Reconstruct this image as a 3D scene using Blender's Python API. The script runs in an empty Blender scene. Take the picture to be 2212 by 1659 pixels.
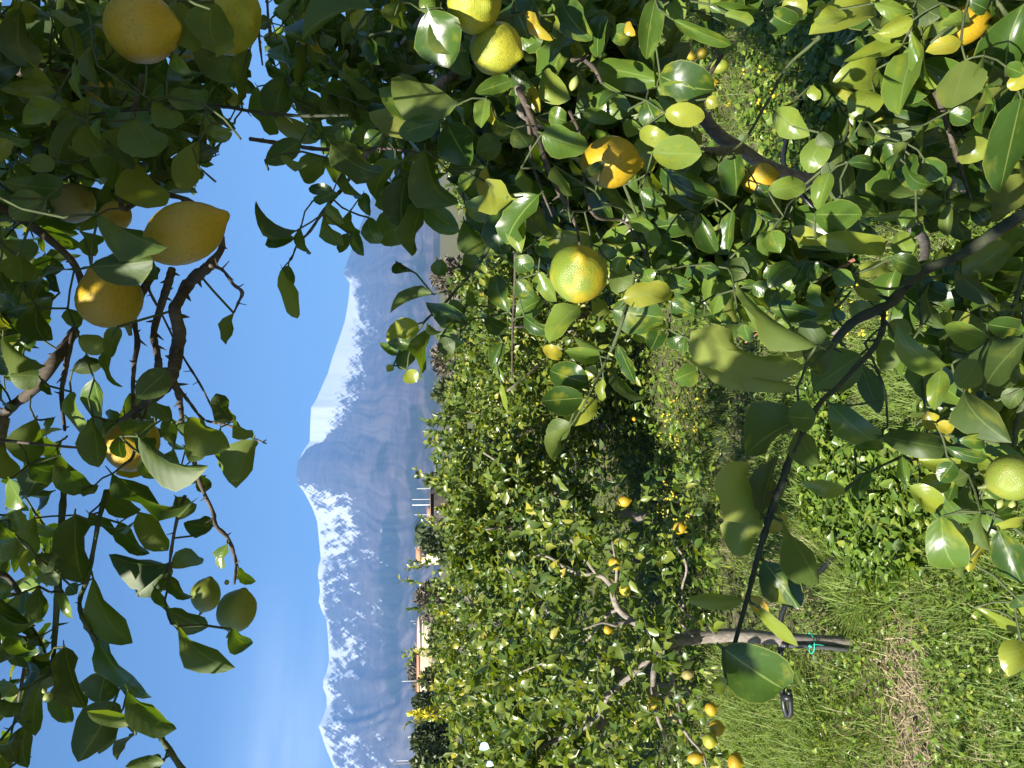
import bpy, math, random
import numpy as np
from mathutils import Vector, Matrix
from mathutils.bvhtree import BVHTree

random.seed(7)
rng = np.random.default_rng(7)
SC = bpy.context.scene
C = SC.collection

# ------------------------------------------------------------------ camera
# the photograph was taken with the phone on its side: world up points to the left of the picture
F = 1661.0                                   # focal length in the units of a 2212 x 1659 view of the photo
CX, CY = 1106.0, 829.5
HORIZON = 950.0
TH = math.atan((CX - HORIZON) / F)
CAM = np.array([0.0, 0.0, 1.65])
FWD = np.array([0.0, math.cos(TH), -math.sin(TH)])
RGT = np.array([1.0, 0.0, 0.0])
DWN = np.array([0.0, -math.sin(TH), -math.cos(TH)])
UP = np.array([0.0, 0.0, 1.0])

cam_data = bpy.data.cameras.new('camera')
cam = bpy.data.objects.new('camera', cam_data)
C.objects.link(cam)
cam_data.sensor_width = 36.0
cam_data.sensor_fit = 'HORIZONTAL'
cam_data.lens = 36.0 * F / 2212.0
cam_data.clip_start = 0.05
cam_data.clip_end = 120000.0
cam.matrix_world = Matrix(((DWN[0], RGT[0], -FWD[0], CAM[0]),
                           (DWN[1], RGT[1], -FWD[1], CAM[1]),
                           (DWN[2], RGT[2], -FWD[2], CAM[2]),
                           (0, 0, 0, 1)))
SC.camera = cam

# ------------------------------------------------------------------ light
SUN_EL = math.radians(43.0)
SUN_AZ = math.radians(214.0)                 # compass angle from +Y (ahead) clockwise: behind and to the left
SUN = np.array([math.cos(SUN_EL) * math.sin(SUN_AZ), math.cos(SUN_EL) * math.cos(SUN_AZ), math.sin(SUN_EL)])
sun_data = bpy.data.lights.new('sun', 'SUN')
sun_data.energy = 5.0
sun_data.angle = math.radians(0.53)
sun_data.color = (1.0, 0.95, 0.86)
sun = bpy.data.objects.new('sun', sun_data)
C.objects.link(sun)
sun.rotation_euler = Vector(SUN).to_track_quat('Z', 'Y').to_euler()
sun.location = (-20, -10, 30)

world = bpy.data.worlds.new('World')
SC.world = world
world.use_nodes = True
wn, wl = world.node_tree.nodes, world.node_tree.links
wn.clear()
w_out = wn.new('ShaderNodeOutputWorld')
w_bg = wn.new('ShaderNodeBackground')
w_bg.inputs['Strength'].default_value = 0.05
sky = wn.new('ShaderNodeTexSky')
sky.sky_type = 'NISHITA'
sky.sun_disc = False
sky.sun_elevation = SUN_EL
sky.sun_rotation = SUN_AZ
sky.altitude = 300.0
sky.air_density = 1.0
sky.dust_density = 0.0
sky.ozone_density = 6.0
# thin wind-drawn cirrus low in the sky, streaked along the horizon
w_tc = wn.new('ShaderNodeTexCoord')
w_map = wn.new('ShaderNodeMapping')
w_map.inputs['Scale'].default_value = (2.2, 2.2, 16.0)
w_noise = wn.new('ShaderNodeTexNoise')
w_noise.inputs['Scale'].default_value = 1.6
w_noise.inputs['Detail'].default_value = 6.0
w_noise.inputs['Roughness'].default_value = 0.55
w_ramp = wn.new('ShaderNodeMapRange')
w_ramp.inputs['From Min'].default_value = 0.24
w_ramp.inputs['From Max'].default_value = 0.66
w_ramp.inputs['To Max'].default_value = 0.85
w_sep = wn.new('ShaderNodeSeparateXYZ')
w_alt = wn.new('ShaderNodeMapRange')
w_alt.interpolation_type = 'SMOOTHSTEP'
w_alt.inputs['From Min'].default_value = 0.27
w_alt.inputs['From Max'].default_value = 0.14
w_west = wn.new('ShaderNodeMapRange')         # the cirrus bank lies to the west
w_west.interpolation_type = 'SMOOTHSTEP'
w_west.inputs['From Min'].default_value = -0.18
w_west.inputs['From Max'].default_value = -0.50
w_mul = wn.new('ShaderNodeMath'); w_mul.operation = 'MULTIPLY'
w_mul2 = wn.new('ShaderNodeMath'); w_mul2.operation = 'MULTIPLY'
w_mix = wn.new('ShaderNodeMix'); w_mix.data_type = 'RGBA'
w_mix.inputs['B'].default_value = (13.0, 14.0, 15.5, 1)
wl.new(w_tc.outputs['Generated'], w_map.inputs['Vector'])
wl.new(w_map.outputs['Vector'], w_noise.inputs['Vector'])
wl.new(w_noise.outputs['Fac'], w_ramp.inputs['Value'])
wl.new(w_tc.outputs['Generated'], w_sep.inputs['Vector'])
wl.new(w_sep.outputs['Z'], w_alt.inputs['Value'])
wl.new(w_sep.outputs['X'], w_west.inputs['Value'])
wl.new(w_ramp.outputs['Result'], w_mul.inputs[0])
wl.new(w_alt.outputs['Result'], w_mul.inputs[1])
wl.new(w_mul.outputs['Value'], w_mul2.inputs[0])
wl.new(w_west.outputs['Result'], w_mul2.inputs[1])
wl.new(w_mul2.outputs['Value'], w_mix.inputs['Factor'])
wl.new(sky.outputs['Color'], w_mix.inputs['A'])
wl.new(w_mix.outputs['Result'], w_bg.inputs['Color'])
wl.new(w_bg.outputs['Background'], w_out.inputs['Surface'])

SC.view_settings.view_transform = 'Standard'
SC.view_settings.look = 'None'
SC.view_settings.exposure = 1.38
SC.view_settings.gamma = 1.0
SC.view_settings.use_curve_mapping = False
SC.render.engine = 'CYCLES'
SC.cycles.max_bounces = 8
SC.cycles.diffuse_bounces = 2
SC.cycles.glossy_bounces = 2
SC.cycles.transmission_bounces = 4
SC.cycles.volume_bounces = 0
SC.cycles.use_denoising = True

# ------------------------------------------------------------------ helpers
def P(px, py, d):
    """point of the place seen at (px, py) of the photo, d metres ahead of the camera"""
    return CAM + d * (FWD + RGT * ((CY - py) / F) + DWN * ((px - CX) / F))

def G(px, py, z=0.0):
    v = FWD + RGT * ((CY - py) / F) + DWN * ((px - CX) / F)
    t = (z - CAM[2]) / v[2]
    return CAM + t * v

def proj(p):
    v = np.asarray(p) - CAM
    d = v @ FWD
    return np.stack([CX + F * (v @ DWN) / d, CY - F * (v @ RGT) / d, d], -1)

def unit(v):
    v = np.asarray(v, float)
    return v / (np.linalg.norm(v, axis=-1, keepdims=True) + 1e-12)

def tag(o, label=None, cat=None, group=None, kind=None):
    if label: o['label'] = label
    if cat: o['category'] = cat
    if group: o['group'] = group
    if kind: o['kind'] = kind
    return o

def mesh_np(name, V, Fq, uv=None, mat=None, smooth=True):
    """mesh from arrays; Fq is an (n,4) or (n,3) face array or a list of such arrays; uv per vertex"""
    me = bpy.data.meshes.new(name)
    V = np.ascontiguousarray(V, np.float32)
    parts = Fq if isinstance(Fq, list) else [Fq]
    parts = [np.asarray(p, np.int32) for p in parts if len(p)]
    loops = np.concatenate([p.ravel() for p in parts])
    sizes = np.concatenate([np.full(len(p), p.shape[1], np.int32) for p in parts])
    starts = np.concatenate([[0], np.cumsum(sizes)[:-1]]).astype(np.int32)
    me.vertices.add(len(V)); me.vertices.foreach_set('co', V.ravel())
    me.loops.add(len(loops)); me.loops.foreach_set('vertex_index', loops)
    me.polygons.add(len(sizes)); me.polygons.foreach_set('loop_start', starts)
    me.polygons.foreach_set('loop_total', sizes)
    if smooth:
        me.polygons.foreach_set('use_smooth', np.ones(len(sizes), bool))
    if uv is not None:
        lay = me.uv_layers.new(name='UVMap')
        lay.data.foreach_set('uv', np.ascontiguousarray(np.asarray(uv, np.float32)[loops]).ravel())
    me.update(calc_edges=True)
    if mat: me.materials.append(mat)
    return me

def link(name, data, parent=None):
    o = bpy.data.objects.new(name, data)
    C.objects.link(o)
    if parent is not None: o.parent = parent
    return o

def empty(name, loc=(0, 0, 0)):
    o = bpy.data.objects.new(name, None)
    o.empty_display_size = 0.1
    o.location = loc
    C.objects.link(o)
    return o

def tube(pts, rad, sides=6, sub=3, knob=0.0, cap=True):
    pts = np.asarray(pts, float); n = len(pts)
    rad = np.asarray(rad, float) if np.ndim(rad) else np.full(n, float(rad))
    if sub > 1 and n > 2:
        ext = np.vstack([2 * pts[0] - pts[1], pts, 2 * pts[-1] - pts[-2]])
        out, ro = [], []
        for i in range(n - 1):
            p0, p1, p2, p3 = ext[i:i + 4]
            for k in range(sub):
                t = k / sub
                out.append(0.5 * (2 * p1 + (p2 - p0) * t + (2 * p0 - 5 * p1 + 4 * p2 - p3) * t * t + (3 * p1 - p0 - 3 * p2 + p3) * t ** 3))
                ro.append(rad[i] * (1 - t) + rad[i + 1] * t)
        out.append(pts[-1]); ro.append(rad[-1])
        pts, rad = np.array(out), np.array(ro)
    if knob:
        rad = rad * (1 + knob * (rng.random(len(rad)) - 0.4))
    m = len(pts)
    tan = unit(np.gradient(pts, axis=0))
    ref = np.array([0.31, 0.52, 0.79])
    a = unit(np.cross(tan, ref)); b = np.cross(tan, a)
    ang = np.arange(sides) * 2 * math.pi / sides
    ring = a[:, None] * np.cos(ang)[None, :, None] + b[:, None] * np.sin(ang)[None, :, None]
    V = (pts[:, None] + ring * rad[:, None, None]).reshape(-1, 3)
    i = np.arange(m - 1)[:, None]; j = np.arange(sides)[None]
    j2 = (j + 1) % sides
    Fq = np.stack([i * sides + j, i * sides + j2, (i + 1) * sides + j2, (i + 1) * sides + j], -1).reshape(-1, 4)
    if cap:
        V = np.vstack([V, pts[0], pts[-1]])
        k = len(V)
        jj = np.arange(sides)
        tri = np.concatenate([np.stack([np.full(sides, k - 2), (jj + 1) % sides, jj], -1),
                              np.stack([np.full(sides, k - 1), (m - 1) * sides + jj, (m - 1) * sides + (jj + 1) % sides], -1)])
        return V, Fq, tri
    return V, Fq, np.zeros((0, 3), int)

def merge(ts):
    Vs, Qs, Ts, off = [], [], [], 0
    for V, Q, T in ts:
        Vs.append(V); Qs.append(Q + off); Ts.append(T + off); off += len(V)
    return np.vstack(Vs), np.vstack(Qs), np.vstack(Ts)

def tubes_obj(name, ts, mat, parent):
    V, Q, T = merge(ts)
    return link(name, mesh_np(name, V, [Q, T], None, mat), parent)

def box(x0, x1, y0, y1, z0, z1):
    V = np.array([(x, y, z) for z in (z0, z1) for y in (y0, y1) for x in (x0, x1)], float)
    Q = np.array([(0, 2, 3, 1), (4, 5, 7, 6), (0, 1, 5, 4), (1, 3, 7, 5), (3, 2, 6, 7), (2, 0, 4, 6)])
    return V, Q, np.zeros((0, 3), int)

def vnoise(x, y, seed=0):
    x = np.asarray(x, float); y = np.asarray(y, float)
    xi = np.floor(x).astype(np.int64); yi = np.floor(y).astype(np.int64)
    xf = x - xi; yf = y - yi
    def h(a, b):
        n = (a * 374761393 + b * 668265263 + seed * 1442695041) & 0xffffffff
        n = ((n ^ (n >> 13)) * 1274126177) & 0xffffffff
        return ((n ^ (n >> 16)) & 0xffff) / 65535.0
    u = xf * xf * (3 - 2 * xf); v = yf * yf * (3 - 2 * yf)
    return (h(xi, yi) * (1 - u) + h(xi + 1, yi) * u) * (1 - v) + (h(xi, yi + 1) * (1 - u) + h(xi + 1, yi + 1) * u) * v

def fbm(x, y, o=4, seed=0):
    s, a, t = 0, 0.5, 0
    for i in range(o):
        s = s + a * vnoise(x * 2 ** i, y * 2 ** i, seed + i); t += a; a *= 0.5
    return s / t

def inside(poly, x, y):
    poly = np.asarray(poly, float); x = np.asarray(x); y = np.asarray(y)
    r = np.zeros(np.shape(x), bool); j = len(poly) - 1
    for i in range(len(poly)):
        xi, yi = poly[i]; xj, yj = poly[j]
        c = ((yi > y) != (yj > y)) & (x < (xj - xi) * (y - yi) / (yj - yi + 1e-12) + xi)
        r ^= c; j = i
    return r

# ------------------------------------------------------------------ materials
def material(name):
    m = bpy.data.materials.new(name); m.use_nodes = True
    nt = m.node_tree; nt.nodes.clear()
    return m, nt.nodes, nt.links

def ramp(n, stops, interp='LINEAR'):
    r = n.new('ShaderNodeValToRGB'); r.color_ramp.interpolation = interp
    e = r.color_ramp.elements
    while len(e) < len(stops): e.new(0.5)
    for k, (p, c) in zip(e, stops): k.position = p; k.color = (*c, 1)
    return r

def math_node(n, l, op, a, b=None, c=None):
    m = n.new('ShaderNodeMath'); m.operation = op
    for k, v in enumerate((a, b, c)):
        if v is None: continue
        if isinstance(v, (int, float)): m.inputs[k].default_value = v
        else: l.new(v, m.inputs[k])
    return m.outputs[0]

def mix_node(n, l, f, a, b, blend='MIX'):
    m = n.new('ShaderNodeMix'); m.data_type = 'RGBA'; m.blend_type = blend
    for s, v in (('Factor', f), ('A', a), ('B', b)):
        if isinstance(v, tuple): m.inputs[s].default_value = (*v, 1)
        elif isinstance(v, (int, float)): m.inputs[s].default_value = v
        else: l.new(v, m.inputs[s])
    return m.outputs['Result']

def leaf_material(name, stops, under, veins=True, rough=0.30, trans=0.28, tint=(1.65, 1.7, 0.32), yellow=0.0, spec=0.5):
    m, n, l = material(name)
    out = n.new('ShaderNodeOutputMaterial')
    oi = n.new('ShaderNodeObjectInfo'); geo = n.new('ShaderNodeNewGeometry')
    r = math_node(n, l, 'FRACT', math_node(n, l, 'ADD', oi.outputs['Random'], math_node(n, l, 'MULTIPLY', geo.outputs['Random Per Island'], 7.31)))
    cr = ramp(n, stops); l.new(r, cr.inputs['Fac'])
    col = cr.outputs['Color']
    bump_n = None
    if veins:
        uv = n.new('ShaderNodeUVMap'); sep = n.new('ShaderNodeSeparateXYZ'); l.new(uv.outputs['UV'], sep.inputs['Vector'])
        au = math_node(n, l, 'ABSOLUTE', math_node(n, l, 'SUBTRACT', sep.outputs['X'], 0.5))
        # yellowing in soft patches, different on every leaf
        cmb = n.new('ShaderNodeCombineXYZ'); l.new(sep.outputs['X'], cmb.inputs['X']); l.new(sep.outputs['Y'], cmb.inputs['Y'])
        l.new(math_node(n, l, 'MULTIPLY', r, 37.0), cmb.inputs['Z'])
        nz = n.new('ShaderNodeTexNoise'); nz.inputs['Scale'].default_value = 2.3; nz.inputs['Detail'].default_value = 3
        l.new(cmb.outputs['Vector'], nz.inputs['Vector'])
        mr = n.new('ShaderNodeMapRange'); mr.inputs['From Min'].default_value = 0.56 - yellow; mr.inputs['From Max'].default_value = 0.76 - yellow
        mr.inputs['To Max'].default_value = 0.75
        l.new(nz.outputs['Fac'], mr.inputs['Value'])
        col = mix_node(n, l, mr.outputs['Result'], col, (0.24, 0.25, 0.022))
        # small brown blemishes
        nz2 = n.new('ShaderNodeTexNoise'); nz2.inputs['Scale'].default_value = 7.0; nz2.inputs['Detail'].default_value = 2
        l.new(cmb.outputs['Vector'], nz2.inputs['Vector'])
        mr2 = n.new('ShaderNodeMapRange'); mr2.inputs['From Min'].default_value = 0.70; mr2.inputs['From Max'].default_value = 0.76
        mr2.inputs['To Max'].default_value = 0.6
        l.new(nz2.outputs['Fac'], mr2.inputs['Value'])
        col = mix_node(n, l, mr2.outputs['Result'], col, (0.09, 0.055, 0.02))
        # veins: midrib and slanting side veins
        vm = n.new('ShaderNodeMapRange'); vm.inputs['From Min'].default_value = 0.028; vm.inputs['From Max'].default_value = 0.006
        l.new(au, vm.inputs['Value'])
        sv = math_node(n, l, 'SINE', math_node(n, l, 'MULTIPLY', math_node(n, l, 'SUBTRACT', sep.outputs['Y'], math_node(n, l, 'ADD', math_node(n, l, 'MULTIPLY', au, 0.55), math_node(n, l, 'MULTIPLY', nz.outputs['Fac'], 0.22))), 44.0))
        svm = n.new('ShaderNodeMapRange'); svm.inputs['From Min'].default_value = 0.90; svm.inputs['From Max'].default_value = 1.0; svm.inputs['To Max'].default_value = 0.05
        l.new(sv, svm.inputs['Value'])
        vein = math_node(n, l, 'MAXIMUM', math_node(n, l, 'MULTIPLY', vm.outputs['Result'], 0.8), svm.outputs['Result'])
        col = mix_node(n, l, vein, col, (0.20, 0.26, 0.07))
        # thin pale margin
        em = n.new('ShaderNodeMapRange'); em.inputs['From Min'].default_value = 0.472; em.inputs['From Max'].default_value = 0.497; em.inputs['To Max'].default_value = 0.6
        l.new(au, em.inputs['Value'])
        col = mix_node(n, l, em.outputs['Result'], col, (0.26, 0.28, 0.06))
        hgt = math_node(n, l, 'ADD', math_node(n, l, 'MULTIPLY', sv, 0.045), math_node(n, l, 'MULTIPLY', nz2.outputs['Fac'], 0.22))
        bp = n.new('ShaderNodeBump'); bp.inputs['Strength'].default_value = 0.35; bp.inputs['Distance'].default_value = 0.002
        l.new(hgt, bp.inputs['Height']); bump_n = bp.outputs['Normal']
    und = mix_node(n, l, 0.5, col, under)
    face = mix_node(n, l, geo.outputs['Backfacing'], col, und)
    bs = n.new('ShaderNodeBsdfPrincipled')
    l.new(face, bs.inputs['Base Color'])
    rr = n.new('ShaderNodeMapRange'); rr.inputs['To Min'].default_value = rough; rr.inputs['To Max'].default_value = rough + 0.25
    l.new(geo.outputs['Backfacing'], rr.inputs['Value']); l.new(rr.outputs['Result'], bs.inputs['Roughness'])
    bs.inputs['Specular IOR Level'].default_value = spec
    tr = n.new('ShaderNodeBsdfTranslucent')
    l.new(mix_node(n, l, 1.0, col, tint, 'MULTIPLY'), tr.inputs['Color'])
    if bump_n is not None:
        l.new(bump_n, bs.inputs['Normal'])
    mx = n.new('ShaderNodeMixShader'); mx.inputs['Fac'].default_value = trans
    l.new(bs.outputs['BSDF'], mx.inputs[1]); l.new(tr.outputs['BSDF'], mx.inputs[2])
    l.new(mx.outputs['Shader'], out.inputs['Surface'])
    return m

GREEN = [(0.0, (0.027, 0.062, 0.010)), (0.35, (0.054, 0.106, 0.015)), (0.7, (0.098, 0.165, 0.024)), (0.93, (0.160, 0.215, 0.034)), (1.0, (0.26, 0.255, 0.034))]
M_LEAF = leaf_material('lemon_leaf', GREEN, (0.062, 0.082, 0.020))
M_LEAF_Y = leaf_material('lemon_leaf_yellowing', [(0, (0.26, 0.25, 0.025)), (0.6, (0.36, 0.30, 0.03)), (1, (0.42, 0.27, 0.03))], (0.36, 0.32, 0.10), yellow=0.1)
M_LEAF_P = leaf_material('lemon_leaf_young', [(0, (0.15, 0.20, 0.022)), (0.6, (0.20, 0.245, 0.03)), (1, (0.27, 0.29, 0.04))], (0.22, 0.25, 0.07))
M_FAR = leaf_material('orchard_leaf', [(0.0, (0.050, 0.092, 0.016)), (0.4, (0.090, 0.132, 0.018)), (0.8, (0.15, 0.195, 0.027)), (0.97, (0.24, 0.255, 0.04)), (1.0, (0.34, 0.28, 0.04))],
                      (0.15, 0.19, 0.075), veins=False, rough=0.34, trans=0.33)
M_FAR_Y = leaf_material('orchard_leaf_yellowish', [(0, (0.12, 0.17, 0.025)), (0.5, (0.23, 0.25, 0.03)), (1, (0.38, 0.33, 0.04))], (0.25, 0.26, 0.08), veins=False)
LEAF_MATS = [M_LEAF, M_LEAF_Y, M_LEAF_P]
FAR_MATS = [M_FAR, M_FAR_Y, M_FAR]

def bark_material(name, c0, c1, c2, scale=30.0):
    m, n, l = material(name)
    out = n.new('ShaderNodeOutputMaterial'); bs = n.new('ShaderNodeBsdfPrincipled')
    tc = n.new('ShaderNodeTexCoord')
    mp = n.new('ShaderNodeMapping'); mp.inputs['Scale'].default_value = (1, 1, 0.35); l.new(tc.outputs['Object'], mp.inputs['Vector'])
    nz = n.new('ShaderNodeTexNoise'); nz.inputs['Scale'].default_value = scale * 3; nz.inputs['Detail'].default_value = 6; nz.inputs['Roughness'].default_value = 0.65
    l.new(mp.outputs['Vector'], nz.inputs['Vector'])
    n2 = n.new('ShaderNodeTexNoise'); n2.inputs['Scale'].default_value = scale * 0.4; n2.inputs['Detail'].default_value = 3
    l.new(tc.outputs['Object'], n2.inputs['Vector'])
    cr = ramp(n, [(0.3, c0), (0.52, c1), (0.72, c2)]); l.new(nz.outputs['Fac'], cr.inputs['Fac'])
    l.new(mix_node(n, l, math_node(n, l, 'MULTIPLY', n2.outputs['Fac'], 0.7), cr.outputs['Color'], c1), bs.inputs['Base Color'])
    bs.inputs['Roughness'].default_value = 0.85
    bp = n.new('ShaderNodeBump'); bp.inputs['Strength'].default_value = 0.6; bp.inputs['Distance'].default_value = 0.004
    l.new(nz.outputs['Fac'], bp.inputs['Height']); l.new(bp.outputs['Normal'], bs.inputs['Normal'])
    l.new(bs.outputs['BSDF'], out.inputs['Surface'])
    return m

M_BARK = bark_material('grey_bark', (0.07, 0.055, 0.04), (0.20, 0.17, 0.14), (0.36, 0.33, 0.29))
M_BARK_B = bark_material('brown_bark', (0.028, 0.021, 0.015), (0.075, 0.057, 0.041), (0.16, 0.135, 0.105))
M_TWIG = bark_material('green_twig', (0.03, 0.042, 0.015), (0.06, 0.08, 0.025), (0.11, 0.125, 0.045))
M_TWIG_SHADE = bark_material('shaded_green_branch', (0.016, 0.020, 0.010), (0.034, 0.040, 0.018), (0.075, 0.08, 0.04))  # darker copy of the green twig, shadow put into its colour
M_TWIG_R = bark_material('reddish_dead_twig', (0.20, 0.09, 0.05), (0.36, 0.17, 0.10), (0.5, 0.3, 0.2))

def plain(name, col, rough=0.6, noise=0.0, scale=20.0, spec=0.5, metallic=0.0):
    m, n, l = material(name)
    out = n.new('ShaderNodeOutputMaterial'); bs = n.new('ShaderNodeBsdfPrincipled')
    bs.inputs['Roughness'].default_value = rough; bs.inputs['Metallic'].default_value = metallic
    bs.inputs['Specular IOR Level'].default_value = spec
    if noise:
        tc = n.new('ShaderNodeTexCoord'); nz = n.new('ShaderNodeTexNoise'); nz.inputs['Scale'].default_value = scale; nz.inputs['Detail'].default_value = 5
        l.new(tc.outputs['Object'], nz.inputs['Vector'])
        a = tuple(c * (1 - noise) for c in col); b = tuple(min(1, c * (1 + noise)) for c in col)
        cr = ramp(n, [(0.3, a), (0.7, b)]); l.new(nz.outputs['Fac'], cr.inputs['Fac']); l.new(cr.outputs['Color'], bs.inputs['Base Color'])
    else:
        bs.inputs['Base Color'].default_value = (*col, 1)
    l.new(bs.outputs['BSDF'], out.inputs['Surface'])
    return m

def lemon_material(name, base, second, patch=0.6, spots=(0.20, 0.16, 0.035), amount=0.75):
    m, n, l = material(name)
    out = n.new('ShaderNodeOutputMaterial'); bs = n.new('ShaderNodeBsdfPrincipled')
    tc = n.new('ShaderNodeTexCoord'); oi = n.new('ShaderNodeObjectInfo')
    off = n.new('ShaderNodeVectorMath'); off.operation = 'ADD'
    l.new(tc.outputs['Generated'], off.inputs[0])
    cmb = n.new('ShaderNodeCombineXYZ'); k = math_node(n, l, 'MULTIPLY', oi.outputs['Random'], 29.0)
    l.new(k, cmb.inputs['X']); l.new(k, cmb.inputs['Y']); l.new(cmb.outputs['Vector'], off.inputs[1])
    nz = n.new('ShaderNodeTexNoise'); nz.inputs['Scale'].default_value = 1.7; nz.inputs['Detail'].default_value = 3; l.new(off.outputs['Vector'], nz.inputs['Vector'])
    mr = n.new('ShaderNodeMapRange'); mr.inputs['From Min'].default_value = patch; mr.inputs['From Max'].default_value = patch + 0.16; mr.inputs['To Max'].default_value = amount
    l.new(nz.outputs['Fac'], mr.inputs['Value'])
    col = mix_node(n, l, mr.outputs['Result'], base, second)
    n2 = n.new('ShaderNodeTexNoise'); n2.inputs['Scale'].default_value = 22; n2.inputs['Detail'].default_value = 2; l.new(off.outputs['Vector'], n2.inputs['Vector'])
    m2 = n.new('ShaderNodeMapRange'); m2.inputs['From Min'].default_value = 0.58; m2.inputs['From Max'].default_value = 0.72; m2.inputs['To Max'].default_value = 0.7
    l.new(n2.outputs['Fac'], m2.inputs['Value'])
    col = mix_node(n, l, m2.outputs['Result'], col, spots)
    l.new(col, bs.inputs['Base Color'])
    bs.inputs['Roughness'].default_value = 0.36
    bs.inputs['Subsurface Weight'].default_value = 0.05
    bs.inputs['Subsurface Radius'].default_value = (0.006, 0.004, 0.001)
    vo = n.new('ShaderNodeTexVoronoi'); vo.inputs['Scale'].default_value = 60.0; l.new(off.outputs['Vector'], vo.inputs['Vector'])
    n3 = n.new('ShaderNodeTexNoise'); n3.inputs['Scale'].default_value = 9.0; l.new(off.outputs['Vector'], n3.inputs['Vector'])
    bp = n.new('ShaderNodeBump'); bp.inputs['Strength'].default_value = 0.4; bp.inputs['Distance'].default_value = 0.0014
    l.new(math_node(n, l, 'ADD', vo.outputs['Distance'], n3.outputs['Fac']), bp.inputs['Height']); l.new(bp.outputs['Normal'], bs.inputs['Normal'])
    l.new(bs.outputs['BSDF'], out.inputs['Surface'])
    return m

M_LEMON = {
    'yellow': lemon_material('lemon_yellow', (0.44, 0.29, 0.014), (0.26, 0.27, 0.03), 0.52),
    'orange': lemon_material('lemon_deep_yellow', (0.42, 0.265, 0.012), (0.40, 0.30, 0.02), 0.5),
    'lime': lemon_material('lemon_half_ripe', (0.36, 0.34, 0.028), (0.20, 0.26, 0.025), 0.46),
    'turn': lemon_material('lemon_turning', (0.36, 0.28, 0.014), (0.13, 0.20, 0.022), 0.42, amount=0.9),
    'green': lemon_material('lemon_unripe', (0.17, 0.215, 0.028), (0.25, 0.26, 0.035), 0.5),
    'dull': lemon_material('lemon_dull', (0.26, 0.22, 0.07), (0.22, 0.17, 0.06), 0.5),
}
# ------------------------------------------------------------------ the setting: ground, mountain, haze
def ground_material():
    m, n, l = material('orchard_ground')
    out = n.new('ShaderNodeOutputMaterial'); bs = n.new('ShaderNodeBsdfPrincipled')
    tc = n.new('ShaderNodeTexCoord')
    nz = n.new('ShaderNodeTexNoise'); nz.inputs['Scale'].default_value = 26.0; nz.inputs['Detail'].default_value = 7; nz.inputs['Roughness'].default_value = 0.65
    l.new(tc.outputs['Object'], nz.inputs['Vector'])
    n2 = n.new('ShaderNodeTexNoise'); n2.inputs['Scale'].default_value = 0.9; n2.inputs['Detail'].default_value = 4
    l.new(tc.outputs['Object'], n2.inputs['Vector'])
    a = ramp(n, [(0.3, (0.035, 0.030, 0.018)), (0.5, (0.06, 0.065, 0.02)), (0.7, (0.10, 0.13, 0.035))]); l.new(nz.outputs['Fac'], a.inputs['Fac'])
    b = ramp(n, [(0.3, (0.06, 0.042, 0.026)), (0.55, (0.13, 0.10, 0.06)), (0.75, (0.28, 0.22, 0.13))]); l.new(nz.outputs['Fac'], b.inputs['Fac'])
    mr = n.new('ShaderNodeMapRange'); mr.inputs['From Min'].default_value = 0.5; mr.inputs['From Max'].default_value = 0.62; l.new(n2.outputs['Fac'], mr.inputs['Value'])
    l.new(mix_node(n, l, mr.outputs['Result'], a.outputs['Color'], b.outputs['Color']), bs.inputs['Base Color'])
    bs.inputs['Roughness'].default_value = 0.95
    bp = n.new('ShaderNodeBump'); bp.inputs['Strength'].default_value = 0.8; bp.inputs['Distance'].default_value = 0.02
    l.new(nz.outputs['Fac'], bp.inputs['Height']); l.new(bp.outputs['Normal'], bs.inputs['Normal'])
    l.new(bs.outputs['BSDF'], out.inputs['Surface'])
    return m

V = np.array([(-30000, -300, 0), (30000, -300, 0), (30000, 9000, 0), (-30000, 9000, 0)], float)
o = link('ground', mesh_np('ground', V, np.array([(0, 1, 2, 3)]), None, ground_material(), False))
tag(o, 'weedy orchard soil reaching to the foot of the mountain', None, None, 'structure')

RIDGE = [(930, -900), (925, -500), (918, -150), (905, 0), (880, 150), (843, 300), (806, 420), (773, 500), (752, 560), (741, 590), (756, 612), (753, 646), (745, 693), (733, 730), (720, 766), (708, 806),
         (696, 833), (683, 863), (672, 880), (670, 913), (669, 953), (656, 973), (643, 996), (640, 1020), (643, 1046), (655, 1060), (666, 1080), (676, 1100),
         (685, 1126), (691, 1189), (693, 1206), (688, 1223), (686, 1239), (690, 1263), (691, 1279), (688, 1299), (695, 1319), (705, 1339), (708, 1373), (711, 1426),
         (705, 1453), (698, 1469), (698, 1486), (705, 1503), (706, 1526), (696, 1553), (688, 1569), (695, 1589), (705, 1619), (720, 1653), (745, 1750), (790, 1950), (840, 2300), (880, 2800)]
rp = np.array(RIDGE, float)
rv = FWD[None] + RGT[None] * ((CY - rp[:, 1:]) / F) + DWN[None] * ((rp[:, :1] - CX) / F)
r_az = np.arctan2(rv[:, 0], rv[:, 1]); r_tan = rv[:, 2] / np.hypot(rv[:, 0], rv[:, 1])
order = np.argsort(r_az); r_az, r_tan = r_az[order], r_tan[order]
r_py = rp[order, 1]

NA, NT = 900, 280
az = np.linspace(-0.80, 0.76, NA)
tanR = np.interp(az, r_az, r_tan)
pyR = np.interp(az, r_az, r_py)
tt = np.concatenate([np.linspace(0, 1, NT), [1.06, 1.2]])
AZ, T = np.meshgrid(az, tt, indexing='ij')
R0, R1 = 4500.0, 18500.0
R = R0 + (R1 - R0) * T
h = np.clip(T, 0, 1) ** 1.12
tanel = tanR[:, None] * h
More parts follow.
